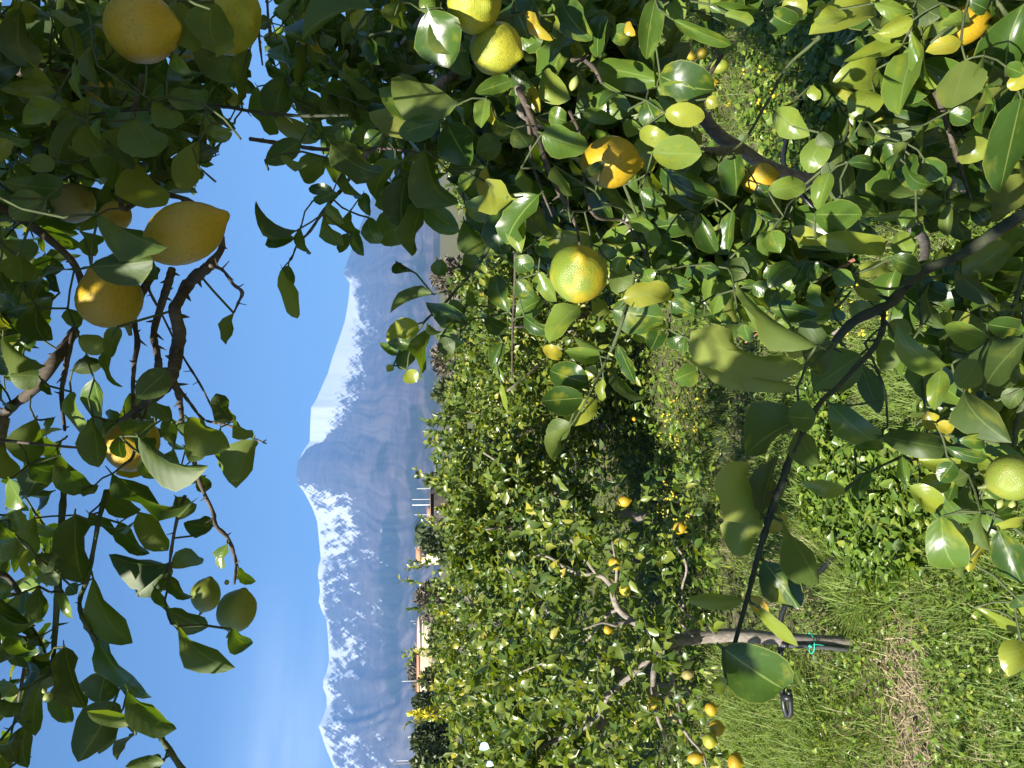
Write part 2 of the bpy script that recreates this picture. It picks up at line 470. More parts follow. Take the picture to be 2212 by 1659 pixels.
# gullies and spurs running down the flanks, swinging a little with height
warp = fbm(AZ * 9, T * 2.2, 3, 11) * 0.16
g1 = np.abs(fbm((AZ + warp * .5) * 46, T * 0.9, 4, 3) - 0.5) * 2
g2 = np.abs(fbm((AZ + warp * 0.8) * 120, T * 3.0, 3, 9) - 0.5) * 2
broad = fbm(AZ * 10, T * 5.0, 4, 21) - 0.5
env = np.clip(np.sin(np.clip(T, 0, 1) * math.pi), 0, 1) ** 0.6
cone = np.exp(-((pyR[:, None] - 1000) / 60.0) ** 2) * np.clip((T - 0.75) / 0.25, 0, 1)
tanel = tanel + env * (0.0070 * (0.5 - g1) + 0.0014 * (0.5 - g2) + 0.003 * broad) * (1 - 0.75 * cone) * (1 - 0.8 * np.exp(-((pyR[:, None] - 790) / 150.0) ** 2) * np.clip((T - .6) / .2, 0, 1))
# a low shoulder crossing the lower slopes
back = T > 1
tanel = np.where(back, tanR[:, None] * (1 - (T - 1) * 1.2), tanel)
Z = R * tanel + CAM[2]
Z = np.maximum(Z, 0.0 + 40 * (T > 0.02))
X = R * np.sin(AZ); Y = R * np.cos(AZ)
Vm = np.stack([X, Y, Z], -1).reshape(-1, 3)
nc = len(tt)
ii = np.arange(NA - 1)[:, None]; jj = np.arange(nc - 1)[None]
Fm = np.stack([ii * nc + jj, (ii + 1) * nc + jj, (ii + 1) * nc + jj + 1, ii * nc + jj + 1], -1).reshape(-1, 4)

# snow lies by height and aspect: a clean field on the eastern shoulder, streaks in the gullies to the west, almost none on the steep cone
below = (tanR[:, None] - tanel) * F                    # how far under the crest, in view units
py2 = pyR[:, None] + 0 * T
edge = 972 - below * 0.75 + 10 * (fbm(T * 30, AZ * 40, 3, 77) - .5)
east = 1 / (1 + np.exp((py2 - edge) / 5.0))
swing = fbm(AZ * 26, T * 3.5, 3, 31)
fine = fbm((AZ + T * .07 + warp * .12) * 230, T * 13, 4, 5)
fine2 = fbm((AZ - T * .09) * 120, T * 11, 4, 15)
tex = 0.5 * fine + 0.5 * fine2
depth_e = np.interp(pyR, [560, 600, 660, 760, 850, 920, 965], [14, 30, 60, 84, 92, 92, 90])[:, None]
s_e = (depth_e - below) / 42.0 + (tex - 0.5) * 1.6 + (swing - 0.5) * 0.8
depth_w = np.interp(pyR, [960, 1035, 1060, 1100, 1160, 1250, 1330, 1420, 1520, 1660], [2, 4, 40, 92, 108, 88, 82, 84, 92, 78])[:, None]
s_w = (depth_w - below) / 105.0 + (tex - 0.52) * 3.2 + (g1 - 0.42) * -0.5 + (swing - 0.5) * 1.2
crest = np.clip(1.6 - below / 7.0, 0, 2) * (py2 > 1050)
snow = (s_e - .12) * east + (s_w - .12 + crest * 0.5) * (1 - east)
snow = np.clip(snow * 0.9 + 0.0, -0.6, 1.4)
snow = np.where(below < 165, snow, -2)
snow = snow - np.where((below > 4) & (py2 > edge) & (py2 < 1045), 0.75, 0.0)
rough = np.clip(.25 + below / 34.0, 0.25, 2.4) * east + 2.1 * (1 - east)
low = fbm(AZ * 22, T * 9, 4, 41)
streak = fbm((AZ + warp) * 60 + T * 5, T * 9, 4, 51)
green_mask = np.clip((low - 0.5) * 7, 0, 1) * np.clip((below - 90) / 40.0, 0, 1)
green_mask = np.maximum(green_mask, np.clip(1.5 * np.exp(-((below - 150) / 26) ** 2 - ((py2 - 1285) / 55) ** 2) * (.4 + 1.2 * low) , 0, 1))
ash = np.clip((streak - 0.42) * 4, 0, 1) * np.clip((below - 70) / 40.0, 0, 1) * (.55 + .45 / (1 + np.exp(-(py2 - 1240) / 30)))

def mountain_material():
    m, n, l = material('volcano_slopes')
    out = n.new('ShaderNodeOutputMaterial'); bs = n.new('ShaderNodeBsdfPrincipled')
    def attr(nm):
        a = n.new('ShaderNodeAttribute'); a.attribute_name = nm; return a.outputs['Fac']
    tc = n.new('ShaderNodeTexCoord')
    nz = n.new('ShaderNodeTexNoise'); nz.inputs['Scale'].default_value = 0.004; nz.inputs['Detail'].default_value = 6; l.new(tc.outputs['Object'], nz.inputs['Vector'])
    rock = ramp(n, [(0.3, (0.055, 0.05, 0.055)), (0.7, (0.12, 0.10, 0.095))]); l.new(nz.outputs['Fac'], rock.inputs['Fac'])
    c = mix_node(n, l, attr('ash'), rock.outputs['Color'], (0.17, 0.14, 0.12))
    c = mix_node(n, l, math_node(n, l, 'MULTIPLY', attr('wood'), 0.85), c, (0.03, 0.04, 0.022))
    sn = n.new('ShaderNodeMapRange'); sn.interpolation_type = 'SMOOTHSTEP'; sn.inputs['From Min'].default_value = 0.22; sn.inputs['From Max'].default_value = 0.80
    uv = n.new('ShaderNodeUVMap')
    sepu = n.new('ShaderNodeSeparateXYZ'); l.new(uv.outputs['UV'], sepu.inputs['Vector'])
    def streaks(sx, sy, shear, w):
        cb = n.new('ShaderNodeCombineXYZ')
        l.new(math_node(n, l, 'MULTIPLY', math_node(n, l, 'ADD', sepu.outputs['X'], math_node(n, l, 'MULTIPLY', sepu.outputs['Y'], shear)), sx), cb.inputs['X'])
        l.new(math_node(n, l, 'MULTIPLY', sepu.outputs['Y'], sy), cb.inputs['Y']); cb.inputs['Z'].default_value = w
        t = n.new('ShaderNodeTexNoise'); t.inputs['Scale'].default_value = 1.0; t.inputs['Detail'].default_value = 5; t.inputs['Roughness'].default_value = 0.62; t.inputs['Distortion'].default_value = 0.35
        l.new(cb.outputs['Vector'], t.inputs['Vector']); return t.outputs['Fac']
    nzs = math_node(n, l, 'SUBTRACT', math_node(n, l, 'ADD', streaks(480, 26, 0.10, 0.0), streaks(250, 13, -0.12, 5.0)), 1.0)
    l.new(math_node(n, l, 'ADD', attr('snow'), math_node(n, l, 'MULTIPLY', nzs, attr('rough'))), sn.inputs['Value'])
    c = mix_node(n, l, sn.outputs['Result'], c, (0.62, 0.64, 0.68))
    l.new(c, bs.inputs['Base Color']); bs.inputs['Roughness'].default_value = 0.9
    bs.inputs['Specular IOR Level'].default_value = 0.1
    l.new(bs.outputs['BSDF'], out.inputs['Surface'])
    return m

me = mesh_np('mountain', Vm, Fm, np.stack([AZ, T], -1).reshape(-1, 2), mountain_material())
for nm, arr in (('snow', snow), ('rough', rough), ('wood', green_mask), ('ash', ash)):
    a = me.attributes.new(nm, 'FLOAT', 'POINT')
    a.data.foreach_set('value', np.ascontiguousarray(np.broadcast_to(arr, T.shape).ravel(), np.float32))
tag(link('mountain', me), 'broad volcano streaked with snow under the blue sky', None, None, 'structure')

# the air between here and the mountain
hb = box(-32000, 32000, -400, 26000, -1.0, 4300.0)
m, n, l = material('haze_air')
out = n.new('ShaderNodeOutputMaterial'); pv = n.new('ShaderNodeVolumePrincipled')
pv.inputs['Color'].default_value = (0.19, 0.47, 1.0, 1)
pv.inputs['Density'].default_value = 5.8e-5
pv.inputs['Anisotropy'].default_value = 0.0
l.new(pv.outputs['Volume'], out.inputs['Volume'])
hz = link('haze', mesh_np('haze', hb[0], hb[1], None, m, False))
tag(hz, 'pale blue haze in the air before the mountain', None, None, 'stuff')
# ------------------------------------------------------------------ leaves
def leaf_template(rows, ncol, fold, curl, wave, seed, petiole=True, twist=0.0):
    """leaf of length 1 along +Y and full width 1 along X, upper face +Z"""
    rg = np.random.default_rng(seed)
    t = np.array(rows, float)
    tl = np.clip(t, 0, 1)
    pk, ex, asym = rg.uniform(.78, 1.05), rg.uniform(.60, .88), rg.uniform(-.14, .14)
    w = (1 - np.abs(2 * tl ** pk - 1) ** 2.1) ** ex
    w = np.clip(w / w.max(), 0, 1)
    w = np.where(t >= 0.999, 0.015, w); w = np.where(t <= 0.001, 0.07, w); w = np.where(t < -0.01, 0.05, w)
    phi = curl * tl ** 1.3
    y = np.zeros(len(t)); z = np.zeros(len(t))
    for i in range(1, len(t)):
        d = t[i] - t[i - 1]; p = 0.5 * (phi[i] + phi[i - 1])
        y[i] = y[i - 1] + d * math.cos(p); z[i] = z[i - 1] - d * math.sin(p)
    i0 = int(np.argmin(np.abs(t)))
    y -= y[i0]; z -= z[i0]
    a = math.atan2(z[-1], y[-1]); L = math.hypot(y[-1], z[-1])
    y, z = (y * math.cos(-a) - z * math.sin(-a)) / L, (y * math.sin(-a) + z * math.cos(-a)) / L
    u = np.linspace(-1, 1, ncol)
    V, UV = [], []
    ph = rg.random() * 6.28
    for i in range(len(t)):
        for k in range(ncol):
            au = abs(u[k])
            jit = 1 + (0.05 * (rg.random() - 0.5) if au > 0.9 and 0.05 < t[i] < 0.95 else 0)
            x = 0.5 * u[k] * w[i] * jit * (1 + asym * np.sign(u[k]))
            zz = z[i] + fold * (au ** 1.3) * w[i] * 0.5 + wave * math.sin(9 * t[i] + ph + (1.4 if u[k] > 0 else 0)) * au * au * w[i]
            zz += twist * u[k] * w[i] * tl[i] * 0.5
            V.append((x, y[i], zz)); UV.append((0.5 + 0.5 * u[k], tl[i]))
    n = len(t)
    i = np.arange(n - 1)[:, None]; j = np.arange(ncol - 1)[None]
    Fq = np.stack([i * ncol + j, i * ncol + j + 1, (i + 1) * ncol + j + 1, (i + 1) * ncol + j], -1).reshape(-1, 4)
    return np.array(V), Fq, np.array(UV)

ROWS = [-0.10, 0, 0.08, 0.24, 0.45, 0.66, 0.86, 1.0]
ROWS_H = [-0.10, 0, 0.05, 0.15, 0.30, 0.48, 0.66, 0.82, 0.93, 1.0]
_sr = np.random.default_rng(2024)
SHAPES = [(_sr.uniform(.05, .6), _sr.choice([_sr.uniform(-.5, .3), _sr.uniform(.3, .9), _sr.uniform(.8, 1.7)]), _sr.uniform(.03, .13), _sr.uniform(-.6, .6)) for _ in range(16)]
NEAR_T = [leaf_template(ROWS, 5, f, c, w, 100 + i, True, tw) for i, (f, c, w, tw) in enumerate(SHAPES)]
HIGH_T = [leaf_template(ROWS_H, 5, f, c, w, 150 + i, True, tw) for i, (f, c, w, tw) in enumerate(SHAPES)]
MID_T = [leaf_template([0, 0.22, 0.55, 1.0], 3, f, c * 0.8, 0.0, 200 + i, False, tw) for i, (f, c, w, tw) in enumerate(SHAPES)]
NV = len(SHAPES)
FLAT = [i for i, q in enumerate(SHAPES) if -.4 < q[1] < .85]
_near_mesh = {}
def near_mesh(var, tone):
    k = (var, tone)
    if k not in _near_mesh:
        V, Q, UV = HIGH_T[var]
        _near_mesh[k] = mesh_np('leaf', V, Q, UV, LEAF_MATS[tone])
    return _near_mesh[k]
_mid_mesh = {}
def mid_mesh(var, tone):
    k = (var, tone)
    if k not in _mid_mesh:
        V, Q, UV = MID_T[var]
        _mid_mesh[k] = mesh_np('leaf', V, Q, UV, FAR_MATS[tone])
    return _mid_mesh[k]

def frames(axis, normal):
    Yv = unit(axis)
    n = normal - (normal * Yv).sum(-1, keepdims=True) * Yv
    Zv = unit(n)
    Xv = np.cross(Yv, Zv)
    return Xv, Yv, Zv

TRACED_N = {}
class Leaves:
    """the leaves of one tree: base point, three axes, width, length, shape, tone"""
    def __init__(s):
        s.b, s.x, s.y, s.z, s.w, s.l, s.v, s.t = [], [], [], [], [], [], [], []
    def add(s, b, x, y, z, w, l, v, t):
        for a, q in zip((s.b, s.x, s.y, s.z, s.w, s.l, s.v, s.t), (b, x, y, z, w, l, v, t)): a.append(np.asarray(q))
    def done(s):
        s.b, s.x, s.y, s.z = (np.concatenate([np.atleast_2d(q) for q in a]) for a in (s.b, s.x, s.y, s.z))
        s.w, s.l, s.v, s.t = (np.concatenate([np.atleast_1d(q) for q in a]) for a in (s.w, s.l, s.v, s.t))
        return s
    def matrices(s):
        M = np.stack([s.x * s.w[:, None], s.y * s.l[:, None], s.z * s.l[:, None]], -1)
        return M

def batch(name, L, idx, templates, mats, parent):
    """join the leaves idx of L into one mesh, one material slot per tone"""
    M = L.matrices()
    Vs, Qs, UVs, Ms, off = [], [], [], [], 0
    for var in range(NV):
        V, Q, UV = templates[var]
        k = idx[L.v[idx] == var]
        if not len(k): continue
        P3 = np.einsum('nij,vj->nvi', M[k], V) + L.b[k][:, None]
        q = (Q[None] + (np.arange(len(k)) * len(V))[:, None, None] + off)
        Vs.append(P3.reshape(-1, 3)); Qs.append(q.reshape(-1, 4)); UVs.append(np.tile(UV, (len(k), 1)))
        Ms.append(np.repeat(L.t[k], len(Q))); off += len(k) * len(V)
    me = mesh_np(name, np.vstack(Vs), np.vstack(Qs), np.vstack(UVs), None)
    for m in mats: me.materials.append(m)
    me.polygons.foreach_set('material_index', np.concatenate(Ms).astype(np.int32))
    o = link(name, me, parent)
    tag(o, kind='stuff')
    return o

TREES = []          # dicts: root, leaves, near flag
def new_tree(name, label, loc, group=None, near=False):
    r = empty(name, loc)
    tag(r, label, 'tree', group)
    t = dict(root=r, L=Leaves(), near=near, org=np.array(loc, float), twigs=[], pts=[])
    TREES.append(t)
    return t

def local(t, p): return np.asarray(p) - t['org']

def leaf_by_view(t, bx, by, tx, ty, w, d, face='u', tone=0, dz=None, var=None):
    """one leaf traced by eye: base and tip as seen in the photo, its width, and how far away it hangs"""
    Lpx = math.hypot(tx - bx, ty - by)
    if dz is None: dz = random.uniform(-0.32, 0.32) * Lpx * d / F
    b = P(bx, by, d - dz * 0.5); e = P(tx, ty, d + dz * 0.5)
    ax = unit(e - b); mid = 0.5 * (b + e)
    c = unit(CAM - mid)
    rnd = rng.normal(size=3) * 0.20
    if face == 'u': nrm = c * 0.80 + UP * 0.30 + unit(SUN) * 0.25 + rnd
    else: nrm = -c * 0.85 + UP * 0.40 + unit(SUN) * 0.42 + rnd
    Xv, Yv, Zv = frames(ax[None], nrm[None])
    if var is None: var = random.randrange(NV)
    ln = np.linalg.norm(e - b)
    t['L'].add(b, Xv[0], Yv[0], Zv[0], w * d / F * 1.12, ln, var, tone)
    t['pts'].append(b)

def spray(t, start, direction, length, n, size, tone_p=(0.94, 0.03, 0.03), clip=None, ratio=0.52, droop=0.5, open_=0.9, thick=0.0016, keep=1.0):
    """a twig with alternate leaves; clip keeps only leaves seen inside an outline"""
    d = unit(direction); pts = [np.array(start)]
    st = length / n
    for i in range(n):
        d = unit(d + rng.normal(size=3) * 0.10 + np.array([0, 0, -0.05 * droop]))
        pts.append(pts[-1] + d * st)
    pts = np.array(pts)
    i = np.arange(1, n + 1)
    tan = unit(np.gradient(pts, axis=0))[1:]
    ref = unit(np.cross(tan, rng.normal(size=3)))
    bi = np.cross(tan, ref)
    ang = i * 2.4 + rng.random() * 6.28
    rad = ref * np.cos(ang)[:, None] + bi * np.sin(ang)[:, None]
    ax = unit(tan * 0.75 + rad * open_ + rng.normal(size=(n, 3)) * 0.22 - UP * 0.30 * droop)
    nr = UP * 0.75 + unit(SUN) * 0.45 + rng.normal(size=(n, 3)) * 0.38 + rad * 0.25
    Xv, Yv, Zv = frames(ax, nr)
    ln = size * rng.uniform(0.6, 1.25, n)
    b = pts[1:]
    ok = np.ones(n, bool)
    if keep < 1: ok &= rng.random(n) < keep
    if clip is not None:
        pb, pm = proj(b), proj(b + Yv * ln[:, None])
        ok &= inside(clip, pb[:, 0], pb[:, 1]) & inside(clip, pm[:, 0], pm[:, 1]) & (pb[:, 2] > 0.4) & (pm[:, 2] > 0.4)
    if ok.any():
        t['L'].add(b[ok], Xv[ok], Yv[ok], Zv[ok], (ln * ratio * rng.uniform(0.75, 1.15, n))[ok], ln[ok],
                   rng.integers(0, NV, n)[ok], rng.choice(3, n, p=tone_p)[ok])
        last = np.nonzero(ok)[0].max() + 2
        if thick: t['twigs'].append((pts[:last], thick))
    return ok.sum()

# ------------------------------------------------------------------ the three trees close to the camera
TA = new_tree('lemon_tree', 'big lemon tree filling the right of the place, glossy sunlit leaves and several ripe lemons', (0.66, 2.3, 0), near=True)
TB = new_tree('lemon_tree', 'lemon tree whose shaded boughs hang overhead against the blue sky', (1.5, -0.2, 0), near=True)
TC = new_tree('lemon_tree', 'lemon tree whose long dark bare shoot with big translucent leaves crosses the grass close by', (0.62, 0.55, 0), near=True)

ORG = {1: (0, 0), 2: (553, 0), 3: (1106, 0), 4: (1659, 0), 5: (0, 553), 6: (553, 553), 7: (1106, 553), 8: (1659, 553), 9: (0, 1106), 10: (553, 1106), 11: (1106, 1106), 12: (1659, 1106)}

# every row: base x y, tip x y, width, face (u upper, d under), tone (0 green 1 yellowing 2 young), in the units of that window of the photo
TRACED = {
1: ('B', 0.86, """130 60 215 430 190 d;330 60 540 150 110 d;450 160 600 420 120 d;600 300 640 560 90 d;150 400 350 550 120 u2;365 590 0 580 95 u2;300 420 400 590 60 u;490 400 555 680 75 u;
400 690 150 720 150 u;340 650 320 820 120 u1;560 760 380 1080 90 d;1150 0 1260 340 240 d;1380 10 1400 300 270 d;950 420 1080 600 130 d;1080 630 1350 600 140 d;1620 320 1560 700 170 d;
1520 800 1470 1105 200 d;1370 800 1520 740 90 d;560 800 680 1010 200 d;870 770 1010 1010 260 d;880 1060 1040 1340 300 d;1290 920 1190 1240 120 d;1250 960 1280 1120 120 d;1400 1180 1220 1280 90 u;
840 830 730 1230 200 d;390 1220 20 1180 160 d;290 1290 60 1400 180 d;0 1280 150 1500 150 d;500 1050 690 1150 150 d;640 1390 1090 1600 170 d;340 1020 200 1100 110 d;640 770 655 910 80 u;
0 1560 250 1620 170 d;550 1540 620 1659 140 d;160 0 330 110 110 d;560 30 700 60 90 u;100 120 230 60 150 d;720 480 900 620 150 d;600 620 780 690 120 d;1000 650 1180 800 150 d;1330 680 1600 760 120 d;
700 920 860 1100 200 d;500 800 420 640 120 d;1110 380 1240 470 90 u;930 620 1060 760 130 d;0 300 100 420 120 d;0 100 90 210 110 d;60 900 0 1050 120 u;120 1060 190 1180 120 d;1560 900 1659 960 110 d;1390 560 1530 480 120 d"""),
2: ('A', 1.02, """930 10 940 185 190 d;770 60 300 260 110 d;1120 70 1250 440 310 u;1200 50 1360 330 170 d;1420 210 1659 370 170 u;1659 520 1420 600 110 u;1190 780 795 575 170 u;1190 790 920 860 150 u;
1300 680 875 510 230 d;1240 800 1390 1070 260 u;1100 970 1310 1320 240 d;1080 830 730 730 180 d;540 450 810 650 160 d;590 570 650 790 160 d;570 530 470 720 150 d;180 500 110 770 170 d;260 650 440 720 80 d;
120 770 410 905 120 d;10 560 140 870 120 d;340 840 660 900 85 d;290 915 60 1060 140 d;80 1100 260 1350 100 d;160 1000 330 1070 70 d;450 1020 310 1180 170 d;490 930 820 1110 230 d;460 1010 570 1210 150 d;
560 1100 700 1270 150 d;970 1040 780 1300 180 d;970 1150 950 1475 210 d;1020 1440 780 1540 220 d;1080 1310 1010 1659 180 d;1090 1340 1320 1500 150 u;370 1300 540 1250 60 d;500 1240 340 1220 80 u;470 1310 570 1450 90 u;
270 1490 0 1300 190 d;250 1545 70 1555 110 u;290 1480 360 1640 110 d;440 1380 570 1590 70 d;600 1510 540 1640 120 d;610 1370 660 1530 110 d;630 1500 700 1659 90 u;700 1250 740 1400 80 u;730 1410 800 1580 110 u;
1570 1390 1355 1330 150 u;1350 1430 1490 1630 170 d;1640 1330 1600 1650 200 u;1500 1070 1630 1330 130 d1;1490 640 1460 830 120 u;1500 650 1560 815 85 u1;380 330 460 500 110 d;180 360 270 510 110 d;
250 60 340 130 100 d;370 80 490 60 100 u;640 200 700 60 90 u;720 250 800 420 120 u;430 220 500 300 90 d;880 200 800 260 120 d;1060 60 1160 10 100 u;820 870 700 930 100 u;550 830 600 930 100 u;640 850 740 960 120 u;
1240 1100 1480 1080 110 d;1390 1130 1330 1250 100 u;1490 1180 1380 1260 110 d;350 800 430 900 110 u;220 540 310 640 100 u;270 720 390 620 110 d;60 250 180 270 80 d;100 130 0 180 90 u;300 560 240 660 90 u;1330 180 1380 330 110 d;1430 1000 1590 930 150 d;1560 760 1659 860 140 d"""),
3: ('A', 0.97, """10 10 110 255 230 u;90 80 265 260 110 u1;330 20 520 260 170 u;410 200 240 410 120 u;590 90 560 380 140 u;930 0 870 385 130 u;1040 0 1120 120 120 u;1050 130 1420 290 90 u;545 430 960 520 200 u;
960 490 1310 580 230 u;940 570 1250 690 180 u;990 730 1250 760 130 u2;530 570 790 730 190 u;460 720 690 780 90 u;720 790 850 850 110 u;870 650 970 860 150 u;830 840 1020 940 110 u2;910 990 1230 1000 190 u;1160 790 1230 940 110 d;
1220 1000 1340 1060 120 d;1440 1015 1450 1270 190 u;1315 1285 965 1090 200 u;195 865 490 960 200 u;280 1080 390 1270 150 d;830 1230 1000 1330 110 u;650 1330 700 1530 170 u;470 1370 560 1510 150 d;520 1590 710 1410 160 d;
1210 1370 1330 1640 110 u;1430 1370 1400 1650 110 u;1570 1330 1530 1545 110 u;1280 30 1600 60 130 u;1380 90 1570 140 100 u;360 1270 490 1330 120 u;540 1240 690 1300 80 u;890 1450 950 1600 100 u;990 1530 1030 1659 110 u;
0 480 130 560 110 u;60 560 20 690 130 u;200 470 380 640 200 u;410 440 540 590 150 d;90 520 180 730 90 u1;120 580 170 740 60 u;640 200 760 260 120 u;740 150 800 230 70 u1;870 180 1000 260 120 d;680 600 560 700 90 u;
1100 800 1000 900 130 u;1260 640 1340 680 80 u;1130 1180 1260 1290 140 d;870 1130 910 1250 110 d;1240 1240 1320 1300 100 u1;380 1440 440 1560 110 u;220 1520 110 1340 150 d;0 1340 60 1640 130 u;170 1560 240 1659 100 u;60 1090 130 1260 110 d;
760 1420 920 1480 90 u;1080 1390 1180 1540 100 d;1330 1500 1230 1620 100 u;600 1050 480 1150 60 d;20 830 110 950 140 d;240 730 350 780 110 u;1590 1200 1659 1280 100 u;1640 1500 1659 1659 110 u;560 1600 680 1659 110 u"""),
4: ('A', 0.90, """20 80 180 160 190 u;460 60 330 170 190 u2;690 50 265 225 240 u2;870 290 490 400 90 u2;700 450 420 530 190 u2;690 600 550 775 180 u2;950 340 850 745 240 u;930 200 1090 590 110 u;940 130 710 215 110 u2;690 20 950 80 110 u;
1250 270 1020 335 110 u1;1280 390 1190 700 260 d;1400 360 1460 670 150 d;1640 640 1500 1250 260 u;1659 1130 1470 1390 200 d;1290 890 1400 1030 170 u;1180 720 1310 790 110 u;40 720 270 880 170 u;370 900 260 1120 150 u;480 940 550 1310 190 d;
520 1050 690 1080 90 u;650 790 970 860 80 d;1010 810 990 1030 90 d;890 1060 1080 1190 150 d;1010 1030 1130 1160 150 u;1140 1300 665 1230 120 d;400 1120 330 1370 120 u;300 1390 610 1390 200 u;150 1480 390 1570 110 u2;310 1550 760 1620 130 u2;
640 1470 740 1600 110 u;840 1510 930 1659 150 u;1030 1375 660 1420 60 u2;1180 1320 1160 1530 70 d;1230 1380 1310 1560 80 d;100 0 250 80 150 u;960 10 1120 110 160 d;1120 20 1240 90 110 d;1300 0 1420 60 100 u;700 0 900 10 80 u;
270 560 340 640 70 u2;600 800 680 890 100 d;700 860 780 910 100 u;840 1000 790 1140 70 u;900 930 830 1020 70 d;330 860 420 960 90 d;1590 480 1659 570 110 u1;1540 430 1659 480 90 u;1300 120 1130 170 100 u;1180 1200 1100 1160 90 u;
1330 1340 1430 1460 90 u;1560 1380 1440 1400 120 d;0 1240 240 1190 130 u;180 1280 240 1370 100 d;0 1440 100 1480 110 u;20 1500 80 1640 130 u;960 1390 830 1440 110 u;1000 1460 940 1540 100 u;480 1290 720 1370 100 u;100 1400 120 1540 70 d"""),
5: ('B', 0.88, """120 0 140 170 220 d;480 95 210 290 230 d;590 70 990 20 190 d;240 340 320 550 230 d;440 340 510 460 110 d;510 520 690 600 120 d2;760 460 720 660 100 d;700 600 800 850 120 d;470 740 670 690 100 d;250 780 60 770 160 d;
20 520 300 710 90 d;0 830 110 980 80 d;610 800 690 1245 300 u;460 880 620 1200 120 u;600 1040 640 1370 120 d;1010 1080 770 1080 260 d;1090 740 890 920 170 d;990 940 1110 1060 120 d;1080 1040 1120 1210 110 d;900 1170 1350 1360 110 d;
950 1290 1340 1420 120 d;1140 1090 1340 1110 100 d;1220 1050 1490 1240 210 d;1520 1080 1400 890 130 d;1520 1060 1640 1170 90 d;1430 1110 1445 1395 70 d;1640 1190 1530 1505 200 d;390 1290 600 1500 160 d;190 1350 410 1390 180 d;
730 1410 1290 1560 210 d;720 1500 910 1650 180 d;230 1060 200 1350 190 d;0 1230 110 1440 130 d;60 1450 190 1650 180 u;780 1170 800 1310 110 d;1515 370 1465 575 90 d;0 60 60 220 110 d;150 160 100 330 140 u;270 800 340 900 60 d;
350 1050 310 1180 70 u;880 1180 1000 1240 110 d;1280 1440 1370 1500 100 d;240 520 130 560 100 u;0 380 60 470 110 d;620 1480 540 1560 110 d;930 1300 1040 1440 120 d;1190 1230 1340 1290 90 d;560 640 640 700 60 d;300 1380 180 1560 170 d;1140 1560 1260 1659 120 d"""),
6: ('A', 1.10, """170 85 270 405 95 d2;210 60 230 185 90 d;1150 250 870 370 130 d;1370 440 1100 300 150 u;1350 330 1240 360 110 d;1050 440 850 560 150 u2;1010 580 850 560 70 u;920 640 800 560 50 u;1010 570 930 740 110 d;
1120 480 1080 805 200 d;980 740 1040 820 100 u2;1180 610 1290 560 110 d;1110 440 1210 490 110 d;1210 510 1340 570 110 u;1290 420 1310 490 60 d;1390 180 1500 400 130 d;1510 330 1620 190 120 d;1480 400 1640 470 120 d;1640 360 1560 120 100 u;
1340 60 1450 20 120 d;1330 70 1400 110 100 d;1600 560 1530 720 90 u;1560 700 1610 820 60 u;1590 830 1630 1010 50 u2;890 710 850 750 50 u2;1180 130 1200 20 100 u;910 40 1000 100 190 d"""),
7: ('A', 0.98, """430 330 240 560 200 u;170 110 290 295 120 u;30 160 140 270 120 u;650 350 990 400 250 u;720 280 1040 240 150 u;80 390 260 490 110 u;270 450 210 530 90 u;200 590 320 660 80 u1;590 610 395 520 90 d;570 650 340 615 90 u;
495 820 245 740 170 u;460 920 190 940 165 u;545 940 340 1080 150 u2;560 770 475 740 110 u2;650 670 890 905 110 d;690 580 800 830 100 u;590 790 590 945 50 u2;375 1080 225 1190 130 d;375 1110 270 1330 110 d;30 0 120 100 130 u;
200 280 30 370 150 u;640 40 740 70 100 u;780 20 860 110 110 u;860 90 900 170 100 u;640 100 780 180 150 d;520 270 640 370 120 d;560 420 600 490 60 u;960 120 1010 20 90 d;1010 130 1170 210 120 u;1190 60 1350 110 130 u;1300 100 1270 310 90 u;
1380 170 1300 380 110 u;1410 20 1440 110 110 u;1400 80 1540 100 150 d;1440 220 1470 440 110 d2;1500 440 1540 560 110 u;1180 330 1130 300 110 u;1030 300 1180 380 130 u;1020 500 1110 590 110 u;1010 470 860 490 70 u2;960 480 900 610 120 u;
1120 520 1110 650 60 u;1200 740 1050 800 140 u;1230 600 1150 620 90 u;1560 190 1659 230 100 u;760 490 920 540 70 u2;1360 440 1420 400 70 u;1060 80 1130 150 100 d"""),
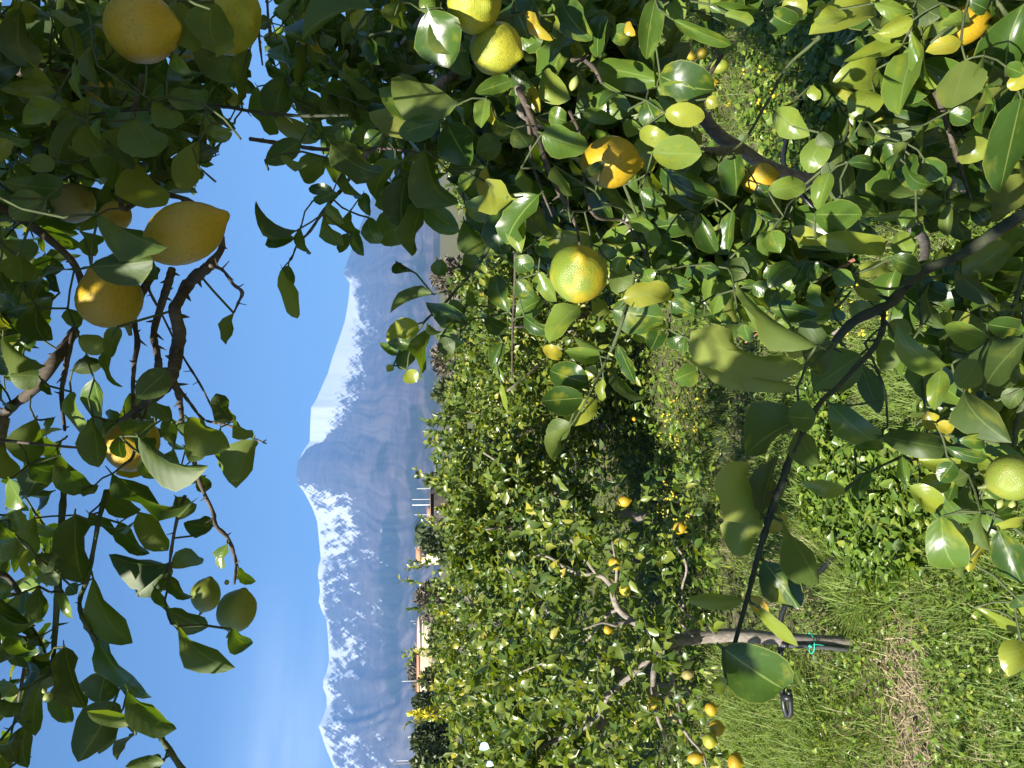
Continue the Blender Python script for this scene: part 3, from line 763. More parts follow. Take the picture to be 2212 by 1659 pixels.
8: ('C', 0.88, """600 640 290 860 260 d;600 710 720 1020 130 d;400 960 720 1210 210 u;740 1170 1290 1270 160 d;1190 695 835 440 140 u;860 640 700 640 180 d;780 440 930 500 130 d;1120 740 1080 1000 120 u;1370 680 1230 850 190 d;
1659 540 1400 870 270 d;1310 920 1530 960 160 d;1270 880 1580 1210 190 d;1430 540 1135 460 110 u;1050 170 1160 470 100 d;1220 90 1480 285 110 d;1659 290 1550 350 120 d;560 120 800 90 100 u;800 10 990 90 120 u;570 140 890 190 60 d;
250 20 170 190 100 u;430 90 560 190 110 u;560 200 750 280 80 u;530 310 670 360 120 u;160 480 440 480 80 u;300 540 110 600 120 d1;500 1530 210 1455 110 u2;650 1400 590 1580 120 u;870 1300 900 1490 60 u;970 1320 1300 1360 120 u2;
920 1490 1110 1659 130 u2;960 1500 1240 1440 120 u2;560 1250 750 1240 60 u;1060 1300 1310 1490 90 d;1150 1240 1420 1310 90 u;1420 440 1620 470 130 u;1659 490 1500 430 90 u;1430 320 1659 440 110 d;1380 390 1480 470 80 d;
280 180 360 330 130 u;420 350 480 420 110 u;660 290 720 320 70 u;1020 1010 1130 1110 110 u1;1000 790 1040 920 80 d;1110 1060 1210 1030 110 d;1290 990 1390 1080 100 u;1400 1200 1240 1190 90 u;1340 1480 1240 1300 90 d;1300 1420 1200 1460 100 d;
340 40 280 190 100 u;0 60 70 150 110 u;160 60 0 200 120 u;60 220 0 330 100 u;1090 1090 1200 1130 80 u1;1650 860 1560 990 110 d;1480 1310 1380 1410 120 u2;1640 1270 1570 1400 110 d;1390 1420 1560 1470 130 u2;1380 1659 1260 1500 100 d"""),
9: ('B', 0.90, """490 20 540 460 290 d;220 40 190 330 110 d;380 400 240 440 150 d;250 480 265 700 110 d;605 430 860 850 150 d;580 10 870 60 130 d;770 70 970 270 130 d;1090 330 705 275 140 d;1100 350 885 545 170 d;900 0 1090 250 150 d;
1110 360 1290 290 160 d;1100 420 1250 550 130 d;1080 630 1350 745 110 d;1000 490 1190 650 90 d;1155 740 1525 1008 120 d;640 830 985 1200 170 u;830 1150 1145 1405 150 d;690 1030 640 1245 210 d;740 1230 505 1620 230 d;870 1350 565 1290 100 d;
880 1440 760 1610 70 d;420 870 560 1270 200 d;330 1050 230 1450 200 d;370 1100 470 1360 110 d;330 970 0 880 130 d;350 880 220 940 90 d;0 650 250 690 170 d;210 820 0 980 180 d;70 1450 60 1659 130 d2;200 1360 180 1659 120 d;
1475 205 1430 370 80 u;1545 365 1659 450 90 d;1060 1620 810 1650 80 d;1500 760 1640 850 170 d;120 170 20 330 120 d;180 240 200 420 70 d2;410 520 470 690 70 u;230 280 400 340 110 d;0 1100 130 1160 110 u2;0 1220 170 1270 90 d;60 60 170 20 120 u;
450 470 500 530 90 u;1380 90 1190 70 150 d;1040 500 1100 440 90 u;0 60 80 170 130 d;740 1380 640 1570 100 d;930 1660 1050 1600 90 d;0 560 60 470 90 u;60 780 200 900 130 d"""),
}
NEARBY = """1730 905 1612 985 115 d;1650 1118 1570 1000 105 d2;1645 1110 1680 985 70 d;1640 1108 1585 1200 66 d2;1690 1125 1768 1262 62 d;1650 1212 1726 1316 82 u;1604 1298 1487 1296 34 d2;1562 1400 1692 1488 118 u;1640 1312 1722 1396 32 u2;1765 745 1590 608 72 d;
1738 795 1493 716 62 d2;1722 838 1480 772 54 d2;1800 745 1735 770 120 d;1700 900 1762 905 60 u;1616 1286 1660 1330 30 u1;1570 1480 1535 1478 34 u2;1725 925 1770 1000 70 d;1660 1150 1700 1110 26 u1"""
BOTTOM = """2035 1116 2072 1226 70 u;2035 1120 2112 1172 48 u2;2125 1165 2092 1236 30 u1;2090 1212 2080 1250 22 d;2118 1106 2142 1190 40 d;2140 1140 2210 1122 22 u2;2158 1148 2208 1262 62 u;2105 1312 2212 1366 22 u2;2190 1300 2212 1330 30 u2;2206 1386 2180 1462 52 u2;2195 1290 2212 1310 40 u;2150 1110 2200 1080 30 u;2060 1000 2030 1040 40 u"""
KEY = {'A': TA, 'B': TB, 'C': TC}
def parse(rows):
    for q in rows.replace('\n', ' ').split(';'):
        f = q.split()
        if len(f) < 6: continue
        yield [float(k) for k in f[:5]] + [f[5][0], int(f[5][1:] or 0)]
def smooth_depth(px, py):
    return 0.10 * math.sin(px / 97.0 + 1.3) * math.sin(py / 113.0 + 0.7)
SUNNY = []          # middles of the large leaves that the sun reaches
for reg, (kt, d0, rows) in TRACED.items():
    ox, oy = ORG[reg]
    for bx, by, tx, ty, w, face, tone in parse(rows):
        bx, by, tx, ty, w = ox + bx / 3, oy + by / 3, ox + tx / 3, oy + ty / 3, w / 3
        dd = d0 + smooth_depth(bx, by) + random.uniform(-0.045, 0.045)
        tree = KEY[kt]
        if reg == 2:
            if bx < 760 and by < 260: dd += 0.35
            if bx < 640 and by < 330: tree = TB
        if reg == 4: dd += 0.05
        leaf_by_view(tree, bx, by, tx, ty, w, dd, face, tone)
        if reg in (3, 4, 7) and face == 'u' and w > 36: SUNNY.append(P((bx + tx) / 2, (by + ty) / 2, dd))
for k, (bx, by, tx, ty, w, face, tone) in enumerate(parse(NEARBY)): leaf_by_view(TC, bx, by, tx, ty, w, 0.72 + random.uniform(-0.03, 0.03), face, tone, var=FLAT[k % len(FLAT)])
for bx, by, tx, ty, w, face, tone in parse(BOTTOM): leaf_by_view(TC, bx, by, tx, ty, w, 0.85 + random.uniform(-0.03, 0.03), face, tone)

for q in ((213, 463, 363, 533, 57), (197, 576, 330, 562, 64), (140, 470, 60, 500, 60), (455, 20, 520, 95, 80), (390, -10, 425, 100, 84)): leaf_by_view(TB, *q, 0.73, 'd', 0, 0.0, FLAT[0])
# limbs and branches: (tree, depth or depth list, material, polyline in the whole view, thickness there)
for _k, _t in KEY.items(): TRACED_N[_k] = len(_t['L'].b)
BR = [
 ('B', 0.86, 'b', [(452, 576), (430, 592), (407, 613), (385, 652), (377, 670), (388, 720), (382, 755), (377, 790), (363, 832), (327, 863), (300, 882), (255, 915)], [22, 24, 25, 24, 26, 27, 27, 27, 24, 20, 17, 12]),
 ('B', 0.92, 'b', [(452, 576), (480, 520), (420, 440), (330, 420), (263, 450), (277, 333), (290, 240), (307, 160)], [20, 13, 12, 11, 10, 10, 10, 8]),
 ('B', 0.95, 'b', [(372, 580), (363, 613), (347, 663), (332, 720), (340, 766), (342, 792), (330, 850)], [16, 16, 15, 14, 14, 15, 12]),
 ('B', 0.93, 'b', [(340, 580), (310, 626), (293, 670), (290, 696), (297, 740), (290, 786), (287, 846), (290, 940), (287, 986), (265, 1005)], [15, 15, 13, 12, 11, 10, 9, 8, 7, 5]),
 ('B', 1.00, 'b', [(163, 713), (137, 753), (113, 786), (67, 846), (27, 876), (3, 903), (-60, 960)], [20, 24, 24, 24, 22, 20, 20]),
 ('B', 1.02, 'b', [(168, 700), (160, 713), (147, 766), (140, 806), (133, 853), (140, 930)], [13, 12, 12, 11, 9, 6]),
 ('B', 0.90, 'b', [(318, 610), (325, 633), (353, 686), (393, 766), (430, 826), (458, 880)], [6, 6, 5, 5, 5, 4]),
 ('B', 0.80, 'b', [(455, 574), (475, 580), (487, 590), (503, 613), (523, 631), (515, 653), (505, 676)], [8, 8, 7, 7, 8, 6, 4]),
 ('B', 0.86, 'b', [(374, 820), (385, 850), (390, 873), (397, 930), (413, 973), (433, 1046), (460, 1106), (467, 1136), (493, 1163), (507, 1203), (510, 1223), (506, 1262)], [16, 13, 11, 9, 9, 9, 9, 9, 8, 8, 7, 5]),
 ('B', 0.92, 'b', [(384, 836), (410, 870), (440, 906), (483, 916), (520, 930), (547, 946), (575, 958)], [8, 7, 6, 6, 5, 4, 3]),
 ('B', 0.84, 'b', [(-40, 946), (0, 950), (100, 961), (213, 971)], [7, 7, 6, 5]),
 ('B', 0.90, 'g', [(230, 1060), (213, 1126), (207, 1159), (190, 1246), (173, 1293), (177, 1333), (200, 1373), (213, 1406), (227, 1443), (267, 1486), (300, 1533), (333, 1573), (363, 1616), (405, 1680)], [11, 10, 10, 10, 9, 9, 10, 10, 10, 11, 11, 12, 13, 15]),
 ('B', 0.95, 'g', [(140, 1040), (133, 1126), (127, 1239), (123, 1306), (117, 1389), (110, 1449), (70, 1483), (50, 1530), (33, 1560), (0, 1600)], [13, 14, 14, 13, 11, 9, 8, 7, 6, 5]),
 ('B', 0.92, 'b', [(400, 1070), (383, 1120), (370, 1190), (360, 1280)], [8, 7, 7, 4]),
 ('B', 0.92, 'd', [(180, 249), (290, 238), (400, 231), (480, 230), (553, 242), (646, 250), (753, 249)], [5, 6, 6, 7, 8, 7, 5]),
 ('B', 1.10, 'b', [(-40, 152), (20, 153), (90, 158), (160, 157), (230, 150)], [20, 20, 18, 16, 12]),
 ('B', 1.05, 'g', [(-30, 336), (0, 330), (50, 322), (117, 288), (180, 249)], [13, 12, 11, 9, 7]),
 ('B', 1.00, 'b', [(540, -40), (553, 0), (560, 83), (567, 140)], [7, 7, 6, 4]),
 ('B', 1.00, 'b', [(573, -40), (577, 0), (580, 50), (583, 85)], [7, 6, 5, 3]),
 ('B', 1.0, 'b', [(-60, 420), (40, 470), (110, 520), (163, 575), (180, 640), (168, 700)], [20, 18, 16, 14, 14, 13]),
 ('B', 1.05, 'b', [(-40, 1230), (20, 1250), (60, 1330), (55, 1420), (33, 1560)], [14, 12, 10, 8, 5]),
 ('A', 1.05, 'b', [(540, 300), (600, 309), (653, 318), (713, 323), (820, 320), (906, 330)], [9, 9, 9, 8, 6, 4]),
 ('A', 1.25, 'r', [(950, -10), (923, 23), (895, 58), (866, 93)], [12, 11, 9, 6]),
 ('A', 1.05, 'b', [(780, 345), (743, 403), (719, 430), (696, 460), (669, 500), (643, 527), (630, 560)], [9, 8, 8, 7, 6, 5, 3]),
 ('A', 1.10, 'g', [(1070, 500), (1046, 553), (1016, 593), (990, 620), (963, 653), (930, 682), (916, 696), (890, 736)], [9, 8, 8, 7, 6, 5, 5, 3]),
 ('A', 1.10, 'g', [(1020, 590), (1016, 630), (1007, 660), (1000, 686), (990, 740)], [6, 5, 5, 4, 3]),
 ('A', 1.02, 'b', [(1110, 480), (1113, 560), (1111, 640), (1107, 730), (1106, 820)], [6, 6, 6, 5, 3]),
 ('A', 0.98, 'g', [(1375, 560), (1360, 640), (1346, 686), (1333, 726), (1319, 760), (1293, 813), (1269, 860), (1239, 912)], [9, 9, 8, 8, 7, 7, 5, 3]),
 ('A', 1.00, 'b', [(1120, 190), (1150, 260), (1163, 300), (1189, 377), (1223, 443), (1245, 490), (1252, 528)], [14, 13, 13, 12, 10, 7, 5]),
 ('A', 1.04, 'b', [(1130, 225), (1143, 277), (1149, 350), (1166, 400), (1193, 467)], [9, 8, 7, 6, 4]),
 ('A', 1.00, 'b', [(1230, 240), (1255, 300), (1265, 420), (1290, 470), (1350, 480), (1400, 560)], [7, 7, 6, 6, 6, 5]),
 ('A', 1.02, 'g', [(1340, 380), (1380, 480), (1400, 553), (1390, 600)], [7, 6, 5, 3]),
 ('A', 0.98, 'b', [(1235, 130), (1260, 130), (1285, 150), (1300, 180)], [9, 10, 9, 6]),
 ('A', 1.10, 'g', [(1770, 80), (1749, 100), (1702, 143), (1659, 217), (1610, 300), (1560, 340)], [10, 8, 7, 7, 6, 4]),
 ('A', 1.10, 'g', [(1650, 500), (1696, 457), (1719, 417), (1782, 360), (1826, 293), (1832, 255)], [4, 6, 6, 6, 6, 4]),
 ('A', 1.05, 'b', [(1960, 60), (1989, 143), (2026, 213), (2052, 290), (2076, 367), (2112, 473)], [13, 13, 12, 11, 9, 5]),
 ('A', 1.00, 'g', [(2130, -30), (2159, 10), (2185, 50), (2202, 85)], [10, 10, 9, 6]),
 ('A', 1.00, 'g', [(2090, 35), (2072, 45), (2030, 75), (1992, 112)], [7, 7, 7, 5]),
 ('A', 1.55, 'r', [(2170, 130), (2139, 200), (2108, 250), (2076, 293)], [15, 15, 14, 12]),
 ('A', 1.20, 'x', [(1846, 560), (1776, 603), (1736, 643), (1686, 683), (1610, 740)], [9, 8, 7, 6, 4]),
 ('A', 1.20, 'r', [(1640, 500), (1680, 560), (1700, 640)], [6, 5, 4]),
 ('A', 1.20, 'b', [(1560, 120), (1520, 170), (1440, 200), (1380, 230)], [9, 8, 7, 5]),
 ('C', 0.86, 'd', [(2330, 400), (2212, 462), (2160, 495), (2072, 553), (1992, 586), (1946, 630), (1916, 660), (1846, 693), (1802, 740), (1785, 770)], [30, 26, 24, 22, 22, 23, 21, 19, 15, 9]),
 ('C', 0.84, 'd', [(1909, 672), (1908, 690), (1906, 713), (1886, 753), (1846, 796), (1806, 840), (1772, 870), (1735, 930), (1708, 985), (1690, 1040), (1668, 1100), (1656, 1139), (1636, 1206), (1616, 1286), (1593, 1369), (1573, 1446), (1566, 1487)],
  [12, 12, 12, 12, 11, 11, 11, 11, 12, 13, 14, 12, 10, 9, 8, 7, 5]),
 ('C', 0.92, 'g', [(2260, 830), (2212, 872), (2195, 920), (2189, 966), (2150, 1000), (2119, 1016), (2075, 1050)], [12, 11, 10, 10, 9, 8, 5]),
 ('C', 0.92, 'g', [(2189, 966), (2156, 958), (2080, 945), (2002, 936)], [6, 6, 5, 3]),
 ('C', 0.95, 'g', [(2000, 950), (1959, 980), (1892, 1013), (1829, 1053), (1810, 1090)], [5, 6, 5, 5, 3]),
 ('C', 0.92, 'g', [(1992, 600), (1985, 640), (1990, 700), (1975, 730)], [8, 7, 6, 4]),
 ('C', 0.95, 'g', [(2212, 590), (2170, 720), (2130, 770), (2060, 760)], [9, 8, 7, 4]),
 ('C', 0.92, 'g', [(1868, 740), (1895, 800), (1912, 850), (1918, 920)], [5, 7, 6, 4]),
 ('C', 0.95, 'g', [(2240, 1180), (2190, 1140), (2130, 1110), (2060, 1110)], [8, 7, 6, 4]),
 ('C', 0.95, 'g', [(2240, 1420), (2205, 1380), (2180, 1330), (2110, 1310)], [8, 6, 5, 3]),
]
BMAT = {'d': M_TWIG_SHADE, 'b': M_BARK_B, 'g': M_TWIG, 'r': M_BARK, 'x': M_TWIG_R}
def spurs(p, rd):
    out = []
    for i in range(len(p) - 1):
        for k in range(2):
            if rng.random() < .6:
                a = p[i] + (p[i + 1] - p[i]) * rng.random(); e = unit(np.cross(p[i + 1] - p[i], rng.normal(size=3)) + .35 * (p[i + 1] - p[i]))
                ln = rng.uniform(.004, .012) + rd[i]
                out.append(tube(np.array([a, a + e * ln * .6, a + e * ln]), [rd[i] * .55, rd[i] * .35, .0004], 5, 1, 0, False))
    return out
for kt, d, mk, pl, wd in BR:
    t = KEY[kt]
    d2 = d - (0.12 if kt == 'C' and pl[0][0] == 1909 else 0) 
    pts = []
    for i, (px, py) in enumerate(pl):
        dd = d + 0.02 * math.sin(i * 1.7 + px * 0.01)
        if kt == 'C' and pl[0][0] == 1909: dd = 0.86 - 0.13 * min(1, i / 7)
        pts.append(P(px, py, dd))
    pts = np.array(pts); rd = np.array(wd) * d / F * 0.5
    o = tubes_obj('branch', [tube(pts - t['org'], rd, 8, 5, 0.34)] + spurs(pts - t['org'], rd), BMAT[mk], t['root'])
    if mk == 'x': o['label'] = 'bare salmon coloured dead twig'
    dense = np.concatenate([np.linspace(pts[i], pts[i + 1], 6)[:-1] for i in range(len(pts) - 1)] + [pts[-1:]])
    t.setdefault('bpts', []).append(dense)

def limb(t, name, pts, rad, mat, sides=10, sub=4, knob=0.12):
    return tubes_obj(name, [tube(np.array(pts) - t['org'], rad, sides, sub, knob)], mat, t['root'])

# trunks: the right hand tree stands in the grass, the other two just outside the picture
gA = G(2120, 400); TA['root'].location = gA; dA = gA - TA['org']; 
TA_old = TA['org'].copy(); TA['org'] = gA
for ch in TA['root'].children: ch.location = TA_old - gA
limb(TA, 'trunk', [gA + [0, 0, -0.03], P(2000, 402, 2.2), P(1880, 398, 2.15), P(1742, 388, 2.08), P(1659, 360, 2.02), P(1600, 322, 1.97), P(1543, 283, 1.92), P(1450, 160, 1.86), P(1360, 35, 1.8), P(1230, -120, 1.75), P(1050, -260, 1.7)],
     [0.034, 0.028, 0.024, 0.0185, 0.0175, 0.017, 0.016, 0.015, 0.014, 0.013, 0.010], M_BARK)
limb(TA, 'limb', [P(1880, 398, 2.15), P(1960, 480, 2.05), P(2000, 535, 1.9), P(1950, 640, 1.75), P(1800, 720, 1.6)], [0.017, 0.014, 0.011, 0.008, 0.004], M_BARK)
limb(TA, 'limb', [P(2000, 402, 2.2), P(2076, 293, 2.0), P(2139, 200, 1.8), P(2170, 60, 1.65), P(2120, -80, 1.6)], [0.02, 0.016, 0.013, 0.011, 0.008], M_BARK)
limb(TA, 'limb', [P(1600, 322, 1.97), P(1480, 330, 1.7), P(1330, 300, 1.4), P(1150, 260, 1.1), P(1120, 190, 1.0)], [0.013, 0.011, 0.009, 0.007, 0.005], M_BARK)
limb(TA, 'limb', [P(1360, 35, 1.8), P(1200, 80, 1.55), P(1000, 150, 1.3), P(860, 260, 1.15), P(780, 345, 1.05)], [0.012, 0.010, 0.008, 0.006, 0.004], M_BARK)
tb = TB['org']
limb(TB, 'trunk', [tb + [0, 0, -0.03], tb + [-.03, .05, .6], tb + [-.15, .12, 1.2], tb + [-.4, .25, 1.8], tb + [-.8, .5, 2.3], tb + [-1.2, .75, 2.55], tb + [-1.6, 1.0, 2.5]], [0.075, 0.065, 0.058, 0.045, 0.036, 0.025, 0.014], M_BARK, 12)
limb(TB, 'limb', [tb + [-.8, .5, 2.3], P(-420, 200, 1.0), P(-200, 700, 0.95), P(-40, 1000, 0.97), P(3, 903, 1.0)], [0.026, 0.022, 0.018, 0.014, 0.010], M_BARK)
limb(TB, 'limb', [tb + [-.4, .25, 1.8], P(-300, -200, 1.15), P(-120, 60, 1.12), P(-40, 152, 1.10)], [0.026, 0.018, 0.013, 0.008], M_BARK)
limb(TB, 'limb', [P(-300, -200, 1.15), P(100, -120, 1.05), P(300, -100, 1.0), P(540, -40, 1.0)], [0.015, 0.010, 0.007, 0.004], M_BARK)
tcg = TC['org']
limb(TC, 'trunk', [tcg + [0, 0, -0.03], tcg + [-.02, .02, .4], tcg + [-.06, .05, .75], P(2330, 400, 0.86)], [0.032, 0.026, 0.019, 0.011], M_BARK, 10)
limb(TC, 'limb', [tcg + [-.02, .02, .4], P(2420, 700, 0.90), P(2260, 830, 0.92)], [0.016, 0.009, 0.005], M_BARK)
limb(TC, 'limb', [tcg + [-.02, .02, .3], P(2500, 1000, 0.95), P(2380, 1200, 0.95), P(2240, 1180, 0.95)], [0.016, 0.009, 0.006, 0.004], M_BARK)
limb(TC, 'limb', [P(2380, 1200, 0.95), P(2330, 1400, 0.95), P(2240, 1420, 0.95)], [0.006, 0.005, 0.004], M_BARK)

def random_in(poly, k):
    poly = np.array(poly, float); lo, hi = poly.min(0), poly.max(0)
    out = []
    while len(out) < k:
        q = lo + rng.random((k * 3, 2)) * (hi - lo)
        out.extend(q[inside(poly, q[:, 0], q[:, 1])])
    return np.array(out[:k])

def fill(t, poly, d0, d1, twigs, n, size, droop=0.8, tone=(0.95, 0.02, 0.03), keep=1.0, clip=True):
    for px, py in random_in(poly, twigs):
        d = rng.uniform(d0, d1)
        dirv = rng.normal(size=3) * np.array([1, 0.7, 0.6]) + np.array([0, 0, -0.25])
        spray(t, P(px, py, d), dirv, n * 0.019, n, size, tone, poly if clip else None, 0.52, droop, keep=keep)

OPEN_L = [(-60, -60), (562, -60), (545, 120), (560, 225), (470, 330), (452, 415), (300, 440), (215, 560), (-60, 600)]
fill(TB, OPEN_L, 1.0, 1.75, 120, 9, 0.075)
fill(TB, [(-60, 560), (150, 560), (110, 700), (60, 820), (-60, 900)], 0.98, 1.4, 20, 7, 0.07)
fill(TB, [(-60, 900), (60, 960), (150, 900), (150, 1000), (140, 1200), (110, 1300), (130, 1440), (50, 1700), (-60, 1700)], 0.98, 1.4, 34, 7, 0.066)
fill(TB, [(140, 900), (330, 850), (420, 940), (420, 1030), (300, 1040), (200, 1010), (160, 1120)], 0.95, 1.15, 14, 6, 0.06)
fill(TA, [(560, -40), (950, -40), (1000, 330), (950, 420), (880, 470), (800, 430), (740, 330), (640, 250), (600, 190), (560, 120)], 1.3, 2.2, 120, 8, 0.072, keep=0.75)
fill(TA, [(900, -60), (1480, -60), (1500, 250), (1460, 480), (1400, 600), (1300, 640), (1180, 600), (1080, 545), (1000, 440)], 1.16, 1.95, 270, 9, 0.083)
fill(TA, [(1380, 250), (1500, 310), (1640, 400), (1740, 440), (1880, 470), (1850, 640), (1700, 760), (1580, 700), (1450, 660), (1350, 520)], 1.12, 1.8, 190, 9, 0.082)
fill(TA, [(1640, 640), (1500, 690), (1380, 700), (1330, 560), (1480, 520)], 1.1, 1.6, 18, 7, 0.07)
fill(TA, [(1790, -60), (2260, -60), (2260, 430), (2000, 520), (1880, 480), (1780, 250)], 1.02, 1.7, 84, 7, 0.08)
fill(TC, [(1900, 560), (2260, 470), (2260, 1250), (2080, 1200), (2000, 1000), (1920, 800)], 0.98, 1.5, 58, 6, 0.075)
fill(TA, [(1420, -60), (1800, -60), (1800, 60), (1640, 50), (1500, 60), (1420, 20)], 1.1, 1.5, 16, 6, 0.075)

# the crowns go on outside the picture, overhead and to the right, with unseen sprays added to shade what hangs below
def crown(t, lo, hi, twigs, n, size, accept):
    k = 0
    while k < twigs:
        p = rng.uniform(lo, hi)
        if not accept(p): continue
        spray(t, p, rng.normal(size=3), n * 0.02, n, size, droop=0.5, thick=0.0)
        k += 1
def outside(p):
    q = proj(p)
    return not (q[2] > 0.05 and -330 < q[0] < 2550 and -300 < q[1] < 2050)
BEAMS = np.array([P(px, py, d) for px, py, d in ((1026, 8, .93), (1073, 106, .97), (1252, 575, .88), (1180, 85, .97), (1250, 165, .97), (1490, 180, .97), (1480, 395, .97), (1850, 90, .92), (1840, 190, .92), (920, 85, 1.0), (870, 215, 1.0), (790, 300, 1.0))])
def near_beam(p):
    v = p - BEAMS; t = v @ unit(SUN)
    return bool(((np.linalg.norm(v - t[:, None] * unit(SUN), axis=1) < .15) & (t > 0)).any())
keep_rng = rng; rng = np.random.default_rng(404)
SHADED = [(402, 505, .8, 12), (310, 62, .8, 14), (238, 641, .86, 12), (480, 42, .88, 9), (1321, 351, 1.0, 6), (160, 441, 1.0, 8), (288, 962, .95, 5), (1640, 1010, .74, 9), (1610, 770, .84, 5), (1700, 900, .76, 4)]  # targets to darken: unseen sprays are added sunward of each
sA = unit(np.cross(SUN, UP)); sB = np.cross(sA, unit(SUN))
c1, c2 = P(1610, 770, .84) + unit(SUN) * .92, P(1640, 1010, .74) + unit(SUN) * .92
limb(TB, 'limb', [tb + [-1.2, .75, 2.55], [-.2, .2, 2.28], c1, c2], [.012, .008, .005, .003], M_BARK, 8)  # unseen limb added to carry the shading sprays
for px, py, d, cnt in SHADED:
    for k in range(cnt):
        r, a = .10 * math.sqrt(rng.random()), rng.random() * 6.28
        p = P(px, py, d) + unit(SUN) * (rng.uniform(.42, .8) if px < 1500 else rng.uniform(.6, 1.25)) + sA * r * math.cos(a) + sB * r * math.sin(a)
        if outside(p): spray(TB, p - 0.05 * sA, sA * rng.choice([-1, 1]) + rng.normal(size=3) * .5, 0.12, 8, 0.08, droop=0.3, thick=0.0015)
for k in range(110):
    px, py = random_in((OPEN_L, [(0, 900), (420, 900), (420, 1560), (0, 1560)], OPEN_L, [(700, 60), (950, 100), (960, 450), (760, 450)])[k % 4], 1)[0]; d = rng.uniform(.85, 1.2)
    p = P(px, py, d) + unit(SUN) * rng.uniform(.35, .95) + rng.normal(size=3) * .05
    if outside(p) and not near_beam(p): spray(TB, p, rng.normal(size=3), 0.15, 8, 0.08, droop=0.5, thick=0.0)
crown(TB, [0.1, 0.9, 2.5], [2.0, 2.7, 3.4], 330, 9, 0.09, lambda p: outside(p) and not near_beam(p))
rng = keep_rng
for q_, tt_ in (((1245, 600, .88), .16), ((1315, 335, 1.0), .20), ((1325, 370, 1.0), .26), ((1340, 345, 1.0), .32)): spray(TA, P(*q_) + unit(SUN) * tt_ + rng.normal(size=3) * .02, rng.normal(size=3), .06, 4, .065, thick=0.0)  # sprays added sunward of two lemons to throw leaf shadows on them
crown(TA, [0.85, 0.9, 0.4], [2.3, 3.0, 2.4], 100, 9, 0.085, outside)

# short stalks tie every traced leaf into the nearest branch
def connect(t):
    roots = np.vstack(t.get('bpts', [np.zeros((0, 3))]))
    pts = np.array(t['pts'])
    best = np.full(len(pts), 1e9); par = np.zeros((len(pts), 3))
    for i, p in enumerate(pts):
        dd = np.linalg.norm(roots - p, axis=1); k = dd.argmin(); best[i] = dd[k]; par[i] = roots[k]
    todo = set(range(len(pts)))
    while todo:
        ids = np.array(sorted(todo)); i = ids[best[ids].argmin()]
        todo.discard(i)
        ln = best[i]
        if 0.004 < ln < 0.11:
            a, b = par[i], pts[i]
            midp = 0.5 * (a + b) + rng.normal(size=3) * 0.06 * ln + np.array([0, 0, 0.04 * ln])
            t['twigs'].append((np.array([a, midp, b]), 0.0011 + 0.006 * min(ln, 0.1)))
        if todo:
            ids = np.array(sorted(todo)); dd = np.linalg.norm(pts[ids] - pts[i], axis=1)
            m = dd < best[ids]
            best[ids[m]] = dd[m]; par[ids[m]] = pts[i]
for t in (TA, TB, TC): connect(t)
# ------------------------------------------------------------------ the young tree across the grass, limbs as in the photo
M1 = 3.02
gM = P(1836, 1394, M1); gM[2] = 0.0
TM = new_tree('lemon_tree', 'open young lemon tree with bare grey trunk tied with green string, lemons low down', gM, 'lemon trees across the grass')
limb(TM, 'trunk', [gM + [0, 0, -0.02], P(1740, 1384, M1), P(1660, 1378, M1), P(1590, 1372, M1), P(1545, 1374, M1), P(1500, 1376, M1)], np.array([32, 28, 27, 28, 30, 30]) * M1 / F * 0.5, M_BARK, 14, 5, 0.08)
ML = [
 ([(1506, 1369), (1456, 1381), (1403, 1359), (1363, 1339), (1336, 1316), (1324, 1286), (1323, 1269), (1306, 1249), (1286, 1241), (1249, 1239), (1216, 1223), (1186, 1203), (1153, 1198)], [26, 26, 20, 17, 15, 14, 13, 12, 10, 8, 7, 6, 4], 3.02, 3.15),
 ([(1290, 1243), (1270, 1215), (1252, 1192), (1236, 1168), (1218, 1152), (1196, 1154)], [8, 8, 8, 7, 6, 4], 3.05, 2.95),
 ([(1510, 1382), (1456, 1389), (1426, 1413), (1413, 1446), (1411, 1489), (1413, 1510), (1419, 1546), (1440, 1600)], [20, 18, 15, 13, 11, 10, 8, 5], 3.0, 2.85),
 ([(1470, 1396), (1446, 1426), (1453, 1466), (1463, 1513), (1473, 1566), (1493, 1599), (1516, 1626), (1530, 1670)], [10, 9, 8, 8, 7, 6, 5, 4], 2.98, 2.75),
 ([(1440, 1392), (1416, 1406), (1383, 1443), (1339, 1479), (1313, 1503), (1299, 1536), (1273, 1566), (1230, 1590)], [14, 14, 13, 12, 11, 10, 8, 5], 3.06, 3.2),
 ([(1320, 1496), (1290, 1510), (1269, 1540), (1262, 1562)], [8, 8, 7, 4], 3.1, 3.1),
 ([(1500, 1378), (1486, 1364), (1470, 1345), (1459, 1334)], [9, 7, 6, 4], 3.0, 2.9),
 ([(1545, 1368), (1522, 1356), (1500, 1340), (1478, 1322), (1465, 1300)], [9, 7, 6, 6, 4], 3.0, 2.9),
 ([(1372, 1344), (1340, 1345), (1330, 1352), (1300, 1345), (1260, 1360)], [8, 7, 6, 5, 3], 3.05, 3.0),
 ([(1478, 1322), (1473, 1273), (1483, 1233), (1476, 1203), (1456, 1173), (1450, 1150)], [5, 5, 5, 5, 4, 3], 2.95, 2.85),
 ([(1336, 1316), (1310, 1330), (1270, 1380), (1200, 1420), (1130, 1450)], [8, 7, 6, 5, 3], 3.1, 3.35),
 ([(1329, 1272), (1332, 1240), (1330, 1215), (1322, 1170)], [7, 6, 5, 3], 3.0, 2.9),
]
m_pts = []
for pl, wd, da, db in ML:
    q = np.array([P(px, py, da + (db - da) * i / (len(pl) - 1)) for i, (px, py) in enumerate(pl)])
    limb(TM, 'limb', q, np.array(wd) * da / F * 0.5, M_BARK, 8, 3, 0.15)
    m_pts.append(q[1:])
m_pts = np.vstack(m_pts)
